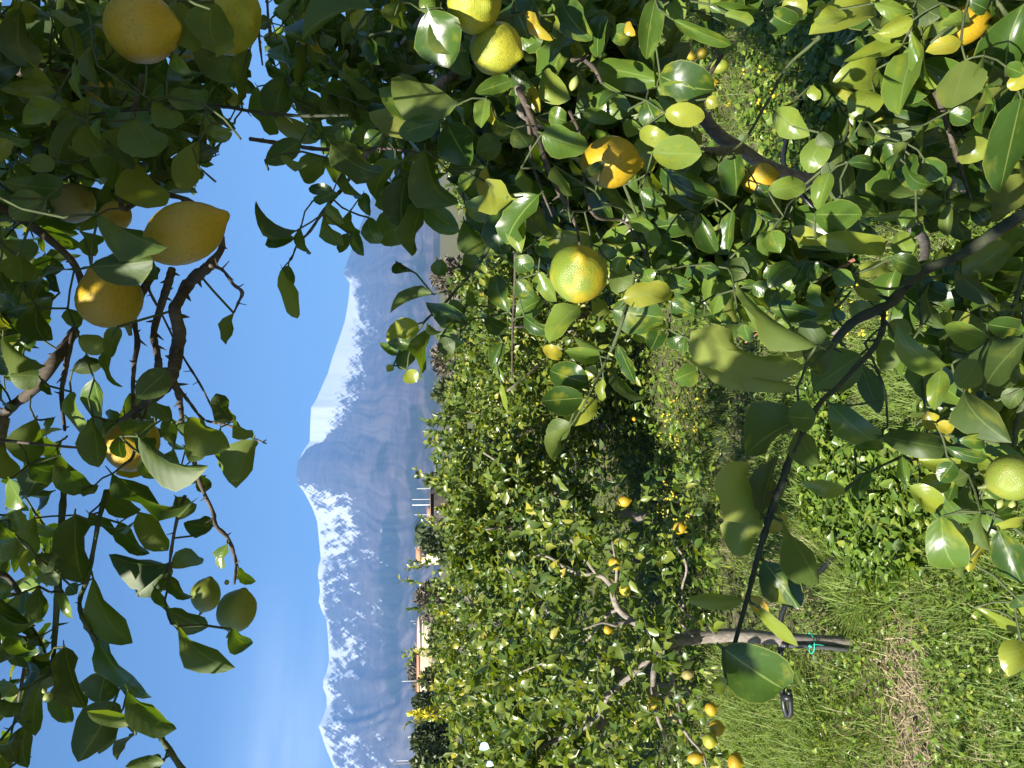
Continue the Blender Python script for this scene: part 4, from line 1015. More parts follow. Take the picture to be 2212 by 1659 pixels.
POLY_M = [(1050, 1300), (1090, 1180), (1180, 1110), (1330, 1120), (1480, 1110), (1510, 1240), (1430, 1300), (1430, 1350), (1490, 1420), (1530, 1490), (1540, 1640), (1420, 1740), (1150, 1740), (1060, 1560), (1010, 1420)]
for q in random_in(POLY_M, 150):
    spray(TM, P(q[0], q[1], rng.uniform(2.75, 3.7)), rng.normal(size=3) * [1, 1, .6] + [0, 0, .15], 0.2, 10, 0.058, (0.95, 0.02, 0.03), None, 0.5, 0.3)
for q in m_pts[::2]:
    spray(TM, q, rng.normal(size=3) + [0, -.3, .1], 0.13, 6, 0.055, (0.95, 0.02, 0.03), None, 0.5, 0.2)
for q in random_in([(1080, 1100), (1180, 1060), (1400, 1090), (1400, 1200), (1100, 1230)], 36):
    spray(TM, P(q[0], q[1], rng.uniform(3.0, 3.7)), rng.normal(size=3) * [1, 1, .5] + [0, 0, .2], 0.22, 9, 0.062, (0.92, 0.05, 0.03), None, 0.5, 0.3)

# ------------------------------------------------------------------ rows of lemon trees beyond
def orchard_tree(label, x, y, h, rx, ry, twigs, n, size, seed, tone=(0.94, 0.02, 0.04), zc=0.56, lump=0.44, shoots=0):
    global rng
    keep_rng = rng; rng = np.random.default_rng(seed)
    t = new_tree('lemon_tree', label, (x, y, 0), 'lemon trees across the grass')
    g = np.array([x, y, 0.0])
    limb(t, 'trunk', [g + [0, 0, -.02], g + [.02, .01, .18 * h], g + [0, .02, .30 * h], g + [.03, 0, .42 * h]], [0.05, 0.043, 0.04, 0.03], M_BARK, 10)
    for k in range(6):
        a = k * 1.05 + rng.random(); e = np.array([math.cos(a), math.sin(a), 0])
        limb(t, 'limb', [g + [0, 0, (.24 + .03 * k) * h], g + e * [.3 * rx, .3 * ry, 0] + [0, 0, .45 * h], g + e * [.55 * rx, .55 * ry, 0] + [0, 0, .62 * h], g + e * [.78 * rx, .78 * ry, 0] + [0, 0, .76 * h]],
             [0.026, 0.02, 0.014, 0.006], M_BARK, 7, 3)
    lob = unit(rng.normal(size=(16, 3)) * [1, 1, .8]); lr = rng.uniform(1 - lump, 1.06, 16)
    for k in range(twigs):
        d = unit(rng.normal(size=3)); d[2] = abs(d[2]) * 1.0 if rng.random() < .72 else -abs(d[2]) * .8
        w = np.exp(9 * (lob @ d)); R = (w * lr).sum() / w.sum()
        f = R * (0.35 + 0.6 * rng.random() ** 0.55)
        p = g + np.array([d[0] * rx * f, d[1] * ry * f, zc * h + d[2] * (1 - zc) * h * f * (1.0 if d[2] > 0 else 1.1)])
        p[2] = max(p[2], 0.12)
        spray(t, p, d * [.9, .9, .6] + [0, 0, .35] + rng.normal(size=3) * .45, n * 0.017, n, size, tone, None, 0.52, 0.25, thick=0.0018)
    for k in range(shoots):
        a = rng.random() * 6.28; q = g + [math.cos(a) * rx * .45, math.sin(a) * ry * .45, h * .86]
        spray(t, q, np.array([rng.normal() * .2, rng.normal() * .2, 1.0]), rng.uniform(.25, .45), 15, size * .75, (0.45, 0.45, 0.1), None, .5, 0.0, 0.6)
    rng = keep_rng
    return t

T2 = orchard_tree('dense leafy lemon tree standing behind the open young tree', -1.95, 4.75, 1.66, 1.15, 1.0, 640, 11, 0.068, 21, (0.93, .03, .04), shoots=3)
T3 = orchard_tree('dark round lemon tree with a black hollow of shade at its foot', -1.0, 5.6, 1.78, 0.78, 0.8, 540, 11, 0.066, 22, (0.90, .04, .06), shoots=2)
T4 = orchard_tree('pale sunlit lemon tree straight across, left of the hanging lemon sprays', 0.5, 5.7, 1.57, 1.0, 0.85, 680, 11, 0.066, 23, (0.90, .04, .06), zc=.48)
T5 = orchard_tree('lemon tree half hidden behind the big right hand tree', 1.75, 6.1, 1.70, 1.0, 0.9, 420, 11, 0.068, 24)
T6 = orchard_tree('shaded lemon tree with low hanging small lemons, at the far right behind leaves', 2.75, 5.4, 1.6, 1.0, 0.85, 420, 11, 0.068, 25)
T7 = orchard_tree('yellowish lemon tree at the far left edge of the row', -3.35, 5.4, 1.88, 1.1, 1.0, 480, 11, 0.068, 26, (0.74, .19, .07), shoots=3)
B1 = orchard_tree('second row lemon tree seen over the dense left one', -3.3, 9.2, 1.96, 1.4, 1.2, 420, 10, 0.08, 31, (0.78, .15, .07), shoots=4)
B2 = orchard_tree('second row lemon tree whose upright shoots reach toward the houses', -1.55, 8.8, 1.66, 1.3, 1.1, 420, 10, 0.08, 32, (0.82, .12, .06), shoots=7)
B3 = orchard_tree('second row lemon tree rising just under the volcano peak', -0.45, 8.3, 1.82, 1.0, 1.0, 380, 10, 0.08, 33)
B6 = orchard_tree('low lemon tree filling the gap between the dark round tree and the pale sunlit one', -0.25, 7.0, 1.45, 0.8, 0.7, 380, 11, 0.072, 36, (0.80, .13, .07), zc=.45)
B4 = orchard_tree('second row lemon tree behind the pale sunlit one', 0.95, 9.0, 1.55, 1.3, 1.1, 380, 10, 0.08, 34)
B5 = orchard_tree('second row lemon tree behind the right hand tree', 3.1, 9.0, 1.8, 1.4, 1.1, 320, 10, 0.08, 35)
for px, py, pe, d in ((930, 1223, 876, 5.0), (925, 1262, 862, 5.2), (930, 1318, 878, 5.0), (930, 1402, 860, 5.1), (935, 1218, 886, 4.9), (950, 1120, 905, 5.6), (948, 1136, 912, 5.5)):
    a = P(px, py, d); b = P(pe, py + rng.uniform(-6, 6), d)
    spray(T2 if py > 1200 else T3, a, b - a, np.linalg.norm(b - a), 15, 0.042, (0.5, .3, .2), None, .5, 0.0, 0.7, 0.002)

# ------------------------------------------------------------------ which leaves the photograph shows largest: parts of their own; the rest joined
for t in TREES: t['L'].done()
# gaps in the crowns through which the sun reaches the two bright lemons and the leaves beside them
for t, tmin in ((TB, .06), (TA, .10)):
    L = t['L']; m = L.b + L.y * (L.l * .5)[:, None]; keep = np.ones(len(m), bool)
    for i, q in enumerate(BEAMS):
        v = m - q; a = v @ unit(SUN); r = np.linalg.norm(v - a[:, None] * unit(SUN), axis=1)
        keep &= ~((a > tmin) & (r < (.085 if i < 2 else .05)))
    nt = TRACED_N['B' if t is TB else 'A']
    for q in SUNNY:
        v = m - q; a = v @ unit(SUN); r = np.linalg.norm(v - a[:, None] * unit(SUN), axis=1)
        keep &= ~((a > .02) & (r < .042) & (np.arange(len(m)) >= nt))
    e = proj(L.b + L.y * L.l[:, None]); e2 = proj(L.b)
    for q in (e, e2): keep &= ~((q[:, 2] < .6) & (q[:, 2] > 0) & (q[:, 0] > -80) & (q[:, 0] < 2290) & (q[:, 1] > -80) & (q[:, 1] < 1740))
    for nm in 'bxyzwlvt': setattr(L, nm, getattr(L, nm)[keep])
quads, owner = [], []
for ti, t in enumerate(TREES):
    L = t['L']
    mid = L.b + L.y * (L.l * 0.48)[:, None]
    q = np.stack([L.b, mid + L.x * (L.w * 0.42)[:, None], L.b + L.y * L.l[:, None], mid - L.x * (L.w * 0.42)[:, None]], 1)
    quads.append(q.reshape(-1, 3)); owner.append(np.stack([np.full(len(q), ti), np.arange(len(q))], -1))
qv = np.concatenate(quads); own = np.concatenate(owner)
bvh = BVHTree.FromPolygons(qv.tolist(), np.arange(len(qv)).reshape(-1, 4).tolist())
start = np.cumsum([0] + [len(o) for o in owner])
camv = Vector(CAM)
for ti, t in enumerate(TREES):
    L = t['L']; n = len(L.b)
    pc = proj(L.b + L.y * (L.l * .5)[:, None])
    size = L.l * L.w / np.maximum(pc[:, 2], .1) ** 2
    cand = np.nonzero((pc[:, 2] > .3) & (pc[:, 0] > -20) & (pc[:, 0] < 2232) & (pc[:, 1] > -20) & (pc[:, 1] < 1679))[0]
    cand = cand[np.argsort(-size[cand])][:4500]
    score = []
    for k in cand:
        vis = 0
        for u, v in ((.5, 0), (.3, .16), (.3, -.16), (.7, .12), (.7, -.12)):
            p = L.b[k] + L.y[k] * (L.l[k] * u) + L.x[k] * (L.w[k] * v)
            d = p - CAM; ln = np.linalg.norm(d)
            h = bvh.ray_cast(camv, Vector(d / ln), ln + .01)
            if h[2] is not None and h[2] - start[ti] == k: vis += 1
        score.append(vis * size[k])
    score = np.array(score)
    best = cand[np.argsort(-score)][:300][np.sort(-score)[:300] < 0] if len(cand) else cand
    rest = np.setdiff1d(np.arange(n), best)
    get = near_mesh if t['near'] else mid_mesh
    M = L.matrices()
    for k in best:
        o = bpy.data.objects.new('leaf', get(int(L.v[k]), int(L.t[k])))
        C.objects.link(o); o.parent = t['root']
        m4 = np.eye(4); m4[:3, :3] = M[k]; m4[:3, 3] = L.b[k] - t['org']
        o.matrix_local = Matrix(m4.tolist())
    L.b = L.b - t['org']
    if t['near']: batch('foliage', L, rest, NEAR_T, LEAF_MATS, t['root'])
    else: batch('foliage', L, rest, MID_T, FAR_MATS, t['root'])
    if t['twigs']:
        tw = tubes_obj('twigs', [tube((np.asarray(p) if t['near'] else np.asarray(p)[::3]) - t['org'], r, 4 if t['near'] else 3, 1, 0, False) for p, r in t['twigs'] if len(p) > 4 or t['near']], M_TWIG, t['root'])
        tag(tw, kind='stuff')
# ------------------------------------------------------------------ lemons
PROF = [(0, 0), (.015, .10), (.04, .22), (.09, .44), (.16, .66), (.25, .84), (.36, .96), (.47, 1.0), (.58, .98), (.69, .88), (.78, .72), (.85, .53), (.895, .37), (.93, .26), (.965, .18), (.99, .09), (1, 0)]
def lemon_mesh(seed, sides=20, rough=0.03, nip=1.0):
    rg = np.random.default_rng(seed)
    pr = np.array(PROF); m = len(pr)
    a = np.arange(sides) * 2 * math.pi / sides
    V = []
    ph = rg.random(4) * 6.28
    for t, r in pr:
        k = r * (1 + rough * np.sin(2 * a + ph[0]) + rough * .8 * np.sin(3 * a + ph[1] + t * 3) + rough * .5 * np.sin(5 * a + ph[2] - t * 6)) * 0.5
        tz = t if t < .85 else .85 + (t - .85) * nip
        V.append(np.stack([k * np.cos(a) + .03 * math.sin(t * 3 + ph[3]), k * np.sin(a), np.full(sides, tz)], -1))
    V = np.concatenate(V)
    i = np.arange(m - 1)[:, None]; j = np.arange(sides)[None]; j2 = (j + 1) % sides
    Q = np.stack([i * sides + j, i * sides + j2, (i + 1) * sides + j2, (i + 1) * sides + j], -1).reshape(-1, 4)
    return V, Q
M_STALK = plain('lemon_stalk', (0.14, 0.15, 0.05), 0.7)
_lm = {}
def lemon(px, py, d, Lp, Wp, ang, tilt, tone, label, group=None, stalk=True):
    """ang: the way the tip points in the picture, degrees from its right; tilt: tip toward (+) the camera"""
    s = random.randrange(6)
    key = (s, tone)
    if key not in _lm:
        V, Q = lemon_mesh(40 + s)
        _lm[key] = mesh_np('lemon', V, Q, None, M_LEMON[tone])
    a = math.radians(ang); k = math.radians(tilt)
    ax = unit((DWN * math.cos(a) - RGT * math.sin(a)) * math.cos(k) - FWD * math.sin(k))
    c = P(px, py, d)
    ln = Lp * d / F; w = Wp * d / F
    x = unit(np.cross(ax, [0.3, 0.5, 0.2])); y = np.cross(ax, x)
    M = np.eye(4); M[:3, 0] = x * w; M[:3, 1] = y * w; M[:3, 2] = ax * ln; M[:3, 3] = c - ax * ln * 0.5
    o = link('lemon', _lm[key]); o.matrix_world = Matrix(M.tolist())
    tag(o, label, 'lemon', group)
    if stalk:
        V, Q, T = merge([tube(np.array([[0, 0, .012], [0.02, .01, -.03], [.05, .0, -.12]]), [.075, .045, .03], 6, 2, 0)])
        V = V / [1, 1, 1]
        link('stalk', mesh_np('stalk', V, [Q, T], None, M_STALK), o)
    return o
NG = 'lemons hanging close to the camera'
for row in (
 (310, 62, 0.80, 182, 146, 5, 10, 'yellow', 'large yellow lemon with a greenish patch hanging in shade in the upper left corner'),
 (500, 42, 0.88, 120, 150, 20, 20, 'lime', 'pale yellow lemon half hidden behind black shaded leaves beside the corner lemon'),
 (1026, 8, 0.93, 112, 124, 35, 40, 'lime', 'bright sunlit yellow green lemon cut by the edge of the photo'),
 (1073, 106, 0.97, 128, 112, 25, 15, 'lime', 'sunlit pitted yellow green lemon with a pale leaf lying across it'),
 (1321, 351, 1.00, 142, 110, 6, 5, 'orange', 'smooth deep yellow lemon with a pointed tip and two sun flecks among green leaves'),
 (1252, 589, 0.88, 132, 128, -100, 62, 'turn', 'round lemon turning from green to yellow with leaf shadows on its end'),
 (402, 505, 0.80, 212, 132, -24, 5, 'orange', 'big deep yellow lemon with one glowing sun patch against the blue sky'),
 (238, 641, 0.86, 148, 132, -118, 10, 'orange', 'deep yellow lemon with a grey scar, its pointed tip down over bare branches'),
 (160, 441, 1.05, 96, 86, 20, 30, 'dull', 'dull grey green lemon with a dark scar in deep shade'),
 (250, 468, 0.96, 80, 66, 10, 15, 'orange', 'small strip of yellow lemon behind the big sun patched one'),
 (216, 198, 1.10, 62, 62, 10, 10, 'orange', 'orange yellow lemon peeping from dark leaves below the corner lemon'),
 (45, 216, 1.10, 70, 62, 0, 10, 'dull', 'brownish lemon at the edge of the sky behind pale narrow leaves'),
 (288, 962, 0.95, 118, 116, 10, 30, 'orange', 'glowing yellow lemon half wrapped in black leaves below the bare bough'),
 (514, 1318, 1.00, 106, 82, -70, 5, 'green', 'plump unripe green lemon hanging alone against the sky'),
 (446, 1284, 1.05, 84, 64, -72, 5, 'green', 'smaller unripe green lemon beside the plump one, against the sky'),
 (2186, 1030, 0.83, 112, 96, -30, 30, 'green', 'knobbly yellow green lemon lit by the sun at the photo edge'),
 (2076, 58, 1.10, 136, 84, -15, 5, 'orange', 'dark orange yellow lemon behind a yellow leaf in the right upper corner'),
 (2196, 118, 1.15, 90, 60, -60, 5, 'dull', 'brownish lemon cut by the photo edge in the right upper corner'),
 (1642, 386, 1.12, 84, 66, -10, 10, 'orange', 'deep yellow lemon hidden behind a square pale leaf by the grey limb'),
): lemon(*row, NG)

MG = 'small lemons on the open young tree'
for row in (
 (1329, 1217, 2.92, 30, 29, -80, 50, 'yellow', 'round sunlit lemon with a leaf shadow on the central grey limb of the young tree'),
 (1351, 1273, 2.95, 30, 27, -30, 20, 'orange', 'deep yellow lemon just below the central grey limb of the young tree'),
 (1322, 1258, 3.14, 26, 22, 0, 20, 'dull', 'lemon half hidden behind the central grey limb of the young tree'),
 (1346, 1173, 2.95, 32, 26, -10, 20, 'green', 'shaded green lemon above the sunlit one on the young tree'),
 (1469, 1140, 2.82, 32, 28, -15, 20, 'yellow', 'lemon hanging low and alone at the right end of the young tree'),
 (1313, 1360, 3.15, 22, 20, 0, 20, 'yellow', 'small lemon in the shade behind the main fork of the young tree'),
 (1345, 1352, 3.05, 20, 17, 0, 10, 'green', 'tiny green lemon beside a forked twig of the young tree'),
 (1408, 1518, 2.85, 34, 26, -30, 15, 'yellow', 'lemon with a yellow leaf on the left limb of the young tree'),
 (1486, 1457, 2.90, 30, 22, -20, 15, 'dull', 'lemon in shade right above the drooping limb of the young tree'),
 (1536, 1531, 2.75, 30, 28, -20, 20, 'orange', 'deep yellow lemon beside the flower buds in front of the young tree'),
 (1549, 1573, 2.70, 36, 34, -10, 20, 'yellow', 'upper lemon of the touching pair at the low left of the young tree'),
 (1534, 1600, 2.66, 34, 35, 10, 25, 'lime', 'greener lemon of the touching pair at the low left of the young tree'),
 (1503, 1637, 2.72, 40, 26, -20, 10, 'yellow', 'long lemon at the left edge of the photo on the young tree'),
 (1589, 1647, 2.60, 36, 40, 0, 30, 'orange', 'deep yellow lemon hanging lowest over the bright grass'),
 (1456, 1545, 2.95, 30, 28, -20, 10, 'dull', 'shaded lemon close under the drooping limb of the young tree'),
): lemon(*row, MG)
RG = 'small lemons in the shade of the far right tree'
for row in (
 (1598, 80, 4.4, 18, 17, 0, 20, 'yellow', 'sun tipped small lemon hanging over dark grass at far right'),
 (1588, 95, 4.5, 20, 18, 0, 20, 'orange', 'small lemon just below the sun tipped one at far right'),
 (1515, 115, 4.3, 30, 26, -20, 20, 'yellow', 'larger yellow lemon with a dark scar in the far right shade'),
 (1556, 143, 3.9, 44, 32, -10, 10, 'green', 'olive green lemon, the largest in the far right shade'),
 (1613, 138, 4.4, 22, 21, 0, 20, 'yellow', 'half lit small lemon on the far right, over dark grass'),
 (1531, 153, 4.5, 28, 22, 0, 20, 'dull', 'dull lemon behind the olive green one at far right'),
 (1631, 173, 4.4, 18, 17, 0, 20, 'yellow', 'tiny lemon near the dead twig end at far right'),
 (1580, 221, 4.4, 27, 23, -20, 20, 'yellow', 'lemon above a pale bare twig in the far right shade'),
 (1611, 247, 4.3, 27, 22, 0, 20, 'orange', 'deep yellow lemon at the left of the far right shaded group'),
 (1645, 263, 4.3, 26, 22, -30, 20, 'yellow', 'bright lemon in the pair beside the green twig at far right'),
 (1655, 240, 4.3, 22, 18, -30, 20, 'orange', 'orange lemon touching the green twig at far right'),
 (1494, 120, 4.5, 24, 20, 0, 20, 'yellow', 'pale lemon peeping beside the scarred one at far right'),
 (1540, 178, 4.5, 24, 19, 0, 20, 'yellow', 'yellow lemon under the olive green one at far right'),
 (1676, 168, 4.2, 26, 25, 0, 30, 'dull', 'dim round lemon against black shade at far right'),
 (1731, 172, 4.0, 30, 26, 0, 30, 'green', 'shaded green lemon beneath a dark leaf at far right'),
 (1709, 86, 4.0, 20, 18, 0, 20, 'lime', 'pale lemon beside yellow flowers at far right'),
): lemon(*row, RG, False)
for row in (
 (1521, 833, 4.9, 22, 18, 0, 20, 'orange', 'yellow lemon low in the pale sunlit tree across the grass'),
 (1349, 1083, 4.6, 34, 24, -10, 20, 'orange', 'orange yellow lemon low in front of the dark round tree'),
 (1370, 905, 5.3, 10, 10, 0, 0, 'orange', 'small orange fruit low in the gap between the trees'),
): lemon(*row, 'lemons in the row across the grass', False)

# flower buds and fruitlets, each a part of its tree
bV, bQ = lemon_mesh(77, 8, 0.04)
M_BUD = plain('flower_bud', (0.27, 0.31, 0.09), 0.5, 0.25, 60)
bud_me = mesh_np('bud', bV, bQ, None, M_BUD)
def bud(t, px, py, d, Lp, Wp, ang):
    a = math.radians(ang); ax = unit(DWN * math.cos(a) - RGT * math.sin(a) - FWD * .2)
    x = unit(np.cross(ax, [.3, .5, .2])); y = np.cross(ax, x); ln, w = .8 * Lp * d / F, .9 * Wp * d / F
    M = np.eye(4); M[:3, 0] = x * w; M[:3, 1] = y * w; M[:3, 2] = ax * ln; M[:3, 3] = P(px, py, d) - ax * ln * .5 - t['org']
    o = link('bud', bud_me, t['root']); o.matrix_local = Matrix(M.tolist())
for q in ((1550, 948, .74, 36, 13, 155), (1562, 957, .73, 22, 10, 150), (1572, 972, .74, 34, 11, 170), (1560, 992, .74, 26, 11, 195), (1573, 984, .74, 20, 9, 190),
          (1530, 1452, .76, 30, 10, 190), (1545, 1440, .75, 26, 10, 160), (1550, 1465, .75, 22, 9, 200), (1538, 1475, .75, 30, 8, 215), (1562, 1440, .75, 18, 8, 120),
          (2158, 1088, .86, 34, 18, -60), (2186, 1092, .86, 34, 17, -85), (2010, 940, .9, 22, 6, 170), (2030, 948, .9, 18, 6, 220)): bud(TC, *q)
for q in ((1240, 180, .95, 42, 22, -70), (1264, 842, .97, 16, 5, 190), (1270, 870, .97, 14, 5, 160), (1320, 765, .97, 20, 7, 30), (866, 705, 1.1, 12, 5, 180)): bud(TA, *q)
for q in ((103, 1506, .9, 34, 22, -60), (96, 1492, .9, 16, 12, -120), (490, 1258, 1.0, 14, 13, 0), (512, 1248, 1.0, 14, 8, 20), (275, 1478, .92, 16, 10, 0)): bud(TB, *q)

# ------------------------------------------------------------------ irrigation pipe, riser, string
M_PIPE = plain('black_polythene', (0.016, 0.017, 0.019), 0.42, 0.3, 40)
pr = empty('irrigation_pipe', P(1690, 1500, 3.0)); po = np.array(pr.location)
tag(pr, 'black irrigation pipe strung low through the trees with its end folded back', 'pipe')
def pipe(name, pts, r, sides=10):
    return tubes_obj(name, [tube(np.array(pts) - po, r, sides, 4)], M_PIPE, pr)
pipe('hose', [P(1752, 120, 3.35), P(1735, 205, 3.3), P(1700, 300, 3.2), P(1700, 380, 3.12), P(1790, 500, 3.1), P(1829, 700, 3.1), P(1829, 1080, 3.1), P(1800, 1200, 3.09), P(1720, 1280, 3.08), P(1689, 1326, 3.07), P(1686, 1392, 3.05), P(1688, 1450, 3.03), P(1692, 1515, 3.0), P(1697, 1540, 3.0), P(1703, 1548, 3.0)], 0.0105)
pipe('folded_end', [P(1703, 1548, 3.0), P(1708, 1540, 2.99), P(1707, 1515, 2.98), P(1704, 1492, 2.97)], 0.0100)
pipe('clamp', [P(1690, 1506, 2.985), P(1711, 1507, 2.965)], 0.0155)
pipe('joint', [P(1686, 1384, 3.05), P(1686, 1402, 3.05)], 0.0150)
rz = empty('riser_tube', P(1836, 1403, 2.99)); ro = np.array(rz.location)
tag(rz, 'grey black riser tube standing against the trunk down into the grass', 'tube')
M_TUBE = plain('dull_grey_tube', (0.06, 0.062, 0.066), 0.45, 0.3, 30)
tubes_obj('tube', [tube(np.array([P(1688, 1393, 2.99), P(1715, 1395, 2.985), P(1780, 1398, 2.985), P(1838, 1404, 2.99)]) - ro, 0.0085, 10, 4)], M_TUBE, rz)
tubes_obj('collar', [tube(np.array([P(1690, 1393, 2.99), P(1702, 1394, 2.988)]) - ro, 0.0115, 10, 1)], M_PIPE, rz)
M_STR = plain('green_twine', (0.02, 0.42, 0.27), 0.5)
sr = empty('tie_string', P(1751, 1396, 2.96)); so = np.array(sr.location)
tag(sr, 'bright green string knotted round the trunk and the riser tube', 'string')
c0 = P(1751, 1389, 3.0)
ringp = [c0 + RGT * (0.038 * math.cos(k)) + np.array([0, 0.032 * math.sin(k), 0]) for k in np.linspace(0, 2 * math.pi, 15)]
tubes_obj('loop', [tube(np.array(ringp) - so, 0.0022, 5, 2)], M_STR, sr)
tubes_obj('loose_end', [tube(np.array([P(1751, 1396, 2.955), P(1748, 1404, 2.95), P(1751, 1412, 2.95)]) - so, 0.0018, 5, 3), tube(np.array([P(1751, 1396, 2.955), P(1760, 1392, 2.95), P(1780, 1394, 2.95)]) - so, 0.0018, 5, 3)], M_STR, sr)
tubes_obj('knot', [tube(np.array([P(1747, 1394, 2.952), P(1754, 1397, 2.948)]) - so, 0.006, 6, 2)], M_STR, sr)
# blue plastic scraps among the leaves of the left tree
M_BLUE = plain('pale_blue_plastic', (0.42, 0.66, 0.85), 0.35)
for px, py, d, s, lab in ((1046, 1612, 3.9, 0.022, 'pale blue plastic scrap caught among leaves of the left row'), (1058, 1650, 3.9, 0.016, 'second blue white plastic scrap lower at the photo edge')):
    u = np.linspace(-1, 1, 7); X, Yg = np.meshgrid(u, u, indexing='ij')
    Zg = 0.35 * (fbm(X * 2 + 5 + px, Yg * 2 + 7, 3, 5) - .5) * 2
    Vp = np.stack([X * (1 - .35 * Yg * Yg), Zg, Yg * (1 - .2 * X)], -1).reshape(-1, 3) * s
    i = np.arange(6)[:, None] * 7; j = np.arange(6)[None]
    Q = np.stack([i + j, i + 7 + j, i + 8 + j, i + 1 + j], -1).reshape(-1, 4)
    Vp = np.vstack([Vp, Vp + [0, .002, 0]]); Q = np.vstack([Q, Q[:, ::-1] + 49])
    o = link('plastic_scrap', mesh_np('plastic_scrap', Vp, Q, None, M_BLUE)); o.location = P(px, py, d)
    tag(o, lab, 'plastic')

# ------------------------------------------------------------------ far away: houses, poles, bushes in front of the mountain foot
M_WALL = plain('beige_render', (0.52, 0.42, 0.28), 0.9, 0.12, 3); M_CREAM = plain('cream_cornice', (0.72, 0.62, 0.44), 0.8)
M_ROOF = plain('terracotta_tiles', (0.42, 0.19, 0.10), 0.85, 0.25, 6); M_WHITE = plain('white_paint', (0.75, 0.75, 0.76), 0.5)
M_DARK = plain('dark_opening', (0.03, 0.03, 0.035), 0.4); M_CONC = plain('pale_concrete', (0.40, 0.39, 0.37), 0.8); M_WOOD = plain('weathered_wood', (0.22, 0.18, 0.14), 0.9)
M_STONE = plain('dark_lava_stone', (0.055, 0.045, 0.042), 0.95, 0.5, 4)
def part(name, boxes, mat, root):
    V, Q, T = merge([box(*b) for b in boxes]); V = V - np.array(root.location)
    return link(name, mesh_np(name, V, Q, None, mat, False), root)
def X(py, d): return (CY - py) / F * d
def Zh(px, d): return CAM[2] + (HORIZON - px) / F * d
def spot(d): return d / math.cos(TH)
D = 240.0
h = empty('house', (X(1368, D), D, 0)); tag(h, 'beige flat roofed house with cream cornice and white door above the lemon trees', 'house')
x0, x1 = X(1398, D), X(1338, D); zt = Zh(909, D)
part('wall', [(x0, x1, D, D + 9, 0, zt)], M_WALL, h)
part('cornice', [(x0 - .3, x1 + .3, D - .35, D + 9.3, zt, zt + .9), (x0 - .1, x1 + .1, D - .15, D + 9.1, zt - 1.0, zt - .6)], M_CREAM, h)
part('roof', [(x0 + .1, x1 - .1, D - .2, D + 9, zt + .9, zt + 1.15)], M_ROOF, h)
part('door', [(X(1354, D), X(1348, D), D - .08, D - .01, Zh(940, D) - 1.5, Zh(920, D))], M_WHITE, h)
part('window', [(X(1383, D), X(1379, D), D - .07, D - .01, Zh(928, D), Zh(921, D))], M_WHITE, h)
part('antenna', [(X(1342, D) - .06, X(1342, D) + .06, D + 2, D + 2.12, zt + 1.16, Zh(887, D))], M_CONC, h)
part('antenna', [(X(1350, D) - .06, X(1350, D) + .06, D + 3, D + 3.12, zt + 1.16, Zh(893, D))], M_CONC, h)
def gabled(name, label, py0, py1, pxe, pxt, D, wallm, hip=.25, depth=7):
    h = empty(name, (X((py0 + py1) / 2, D), D, 0)); tag(h, label, 'house')
    a, b = X(py1, D), X(py0, D); ze, zr = Zh(pxe, D), Zh(pxt, D)
    part('wall', [(a, b, D, D + depth, 0, ze)], wallm, h)
    w = b - a; e = .35
    V = np.array([(a - e, D - e, ze), (b + e, D - e, ze), (b + e, D + depth + e, ze), (a - e, D + depth + e, ze), (a + hip * w, D + depth / 2, zr), (b - hip * w, D + depth / 2, zr)]) - np.array(h.location)
    link('roof', mesh_np('roof', V + [0, 0, .01], [np.array([(0, 1, 5, 4), (2, 3, 4, 5), (0, 3, 2, 1)]), np.array([(1, 2, 5), (3, 0, 4)])], None, M_ROOF, False), h)
    return h
hg = gabled('house', 'small house under a low orange tiled roof right of the narrow shoots', 1179, 1218, 908, 898, 200.0, M_CREAM)
part('window', [(X(1202, 200.0), X(1186, 200.0), 199.9, 199.98, Zh(921, 200.0), Zh(911, 200.0))], M_DARK, hg)
gabled('long_farm_building', 'long low farm building with a terracotta roof left of the beige house', 1400, 1502, 906, 900, 260.0, M_WALL, .05)
gabled('long_farm_building', 'low tan building with pale roof edge beside the dark stone shed', 1102, 1121, 930, 922, 150.0, M_CREAM, .05)
D = 34.0
h = empty('stone_shed', (X(1095, D), D, 0)); tag(h, 'dark lava stone shed with flat roof among the far bushes', 'shed')
part('wall', [(X(1131, D), X(1066, D), D, D + 3, 0, Zh(931, D))], M_STONE, h)
part('roof', [(X(1133, D), X(1064, D), D - .12, D + 3.1, Zh(931, D), Zh(929, D))], M_WOOD, h)
part('opening_shade', [(X(1112, D), X(1094, D), D - .03, D - .005, Zh(962, D), Zh(940, D))], M_DARK, h)  # dark slab on the wall face, its colour standing for inner shade
PG = 'utility poles before the mountain'
for py, pxt, D, mat, lab in ((1054, 901, 120, M_CONC, 'pale pole standing right above the dark stone shed'), (1077, 891, 140, M_CONC, 'tall pale pole of the close pair above the shed'), (1089, 891, 150, M_WHITE, 'thinner pole of the close pair above the shed'),
    (1110, 896, 120, M_CONC, 'pale pole at the left end of the tan low building'), (1181, 897, 190, M_CONC, 'short pole beside the small orange roofed house'), (1466, 869, 160, M_CONC, 'slim pole rising behind the long terracotta roof'),
    (1586, 882, 110, M_WHITE, 'white pole over the dark hedge at the left'), (1600, 896, 120, M_CONC, 'short grey pole left of the white one'), (1636, 858, 90, M_CONC, 'tall pale pole of the pair near the photo edge'), (1642, 850, 90, M_WOOD, 'brown wooden pole of the pair near the photo edge')):
    D = float(D); r = 0.0006 * D
    o = tubes_obj('utility_pole', [tube([[0, 0, 0], [0, 0, Zh(pxt, D) * .5], [0, 0, Zh(pxt, D)]], [r, r * .9, r * .7], 8, 1)], mat, None)
    o.location = (X(py, D), D, 0); tag(o, lab, 'pole', PG)

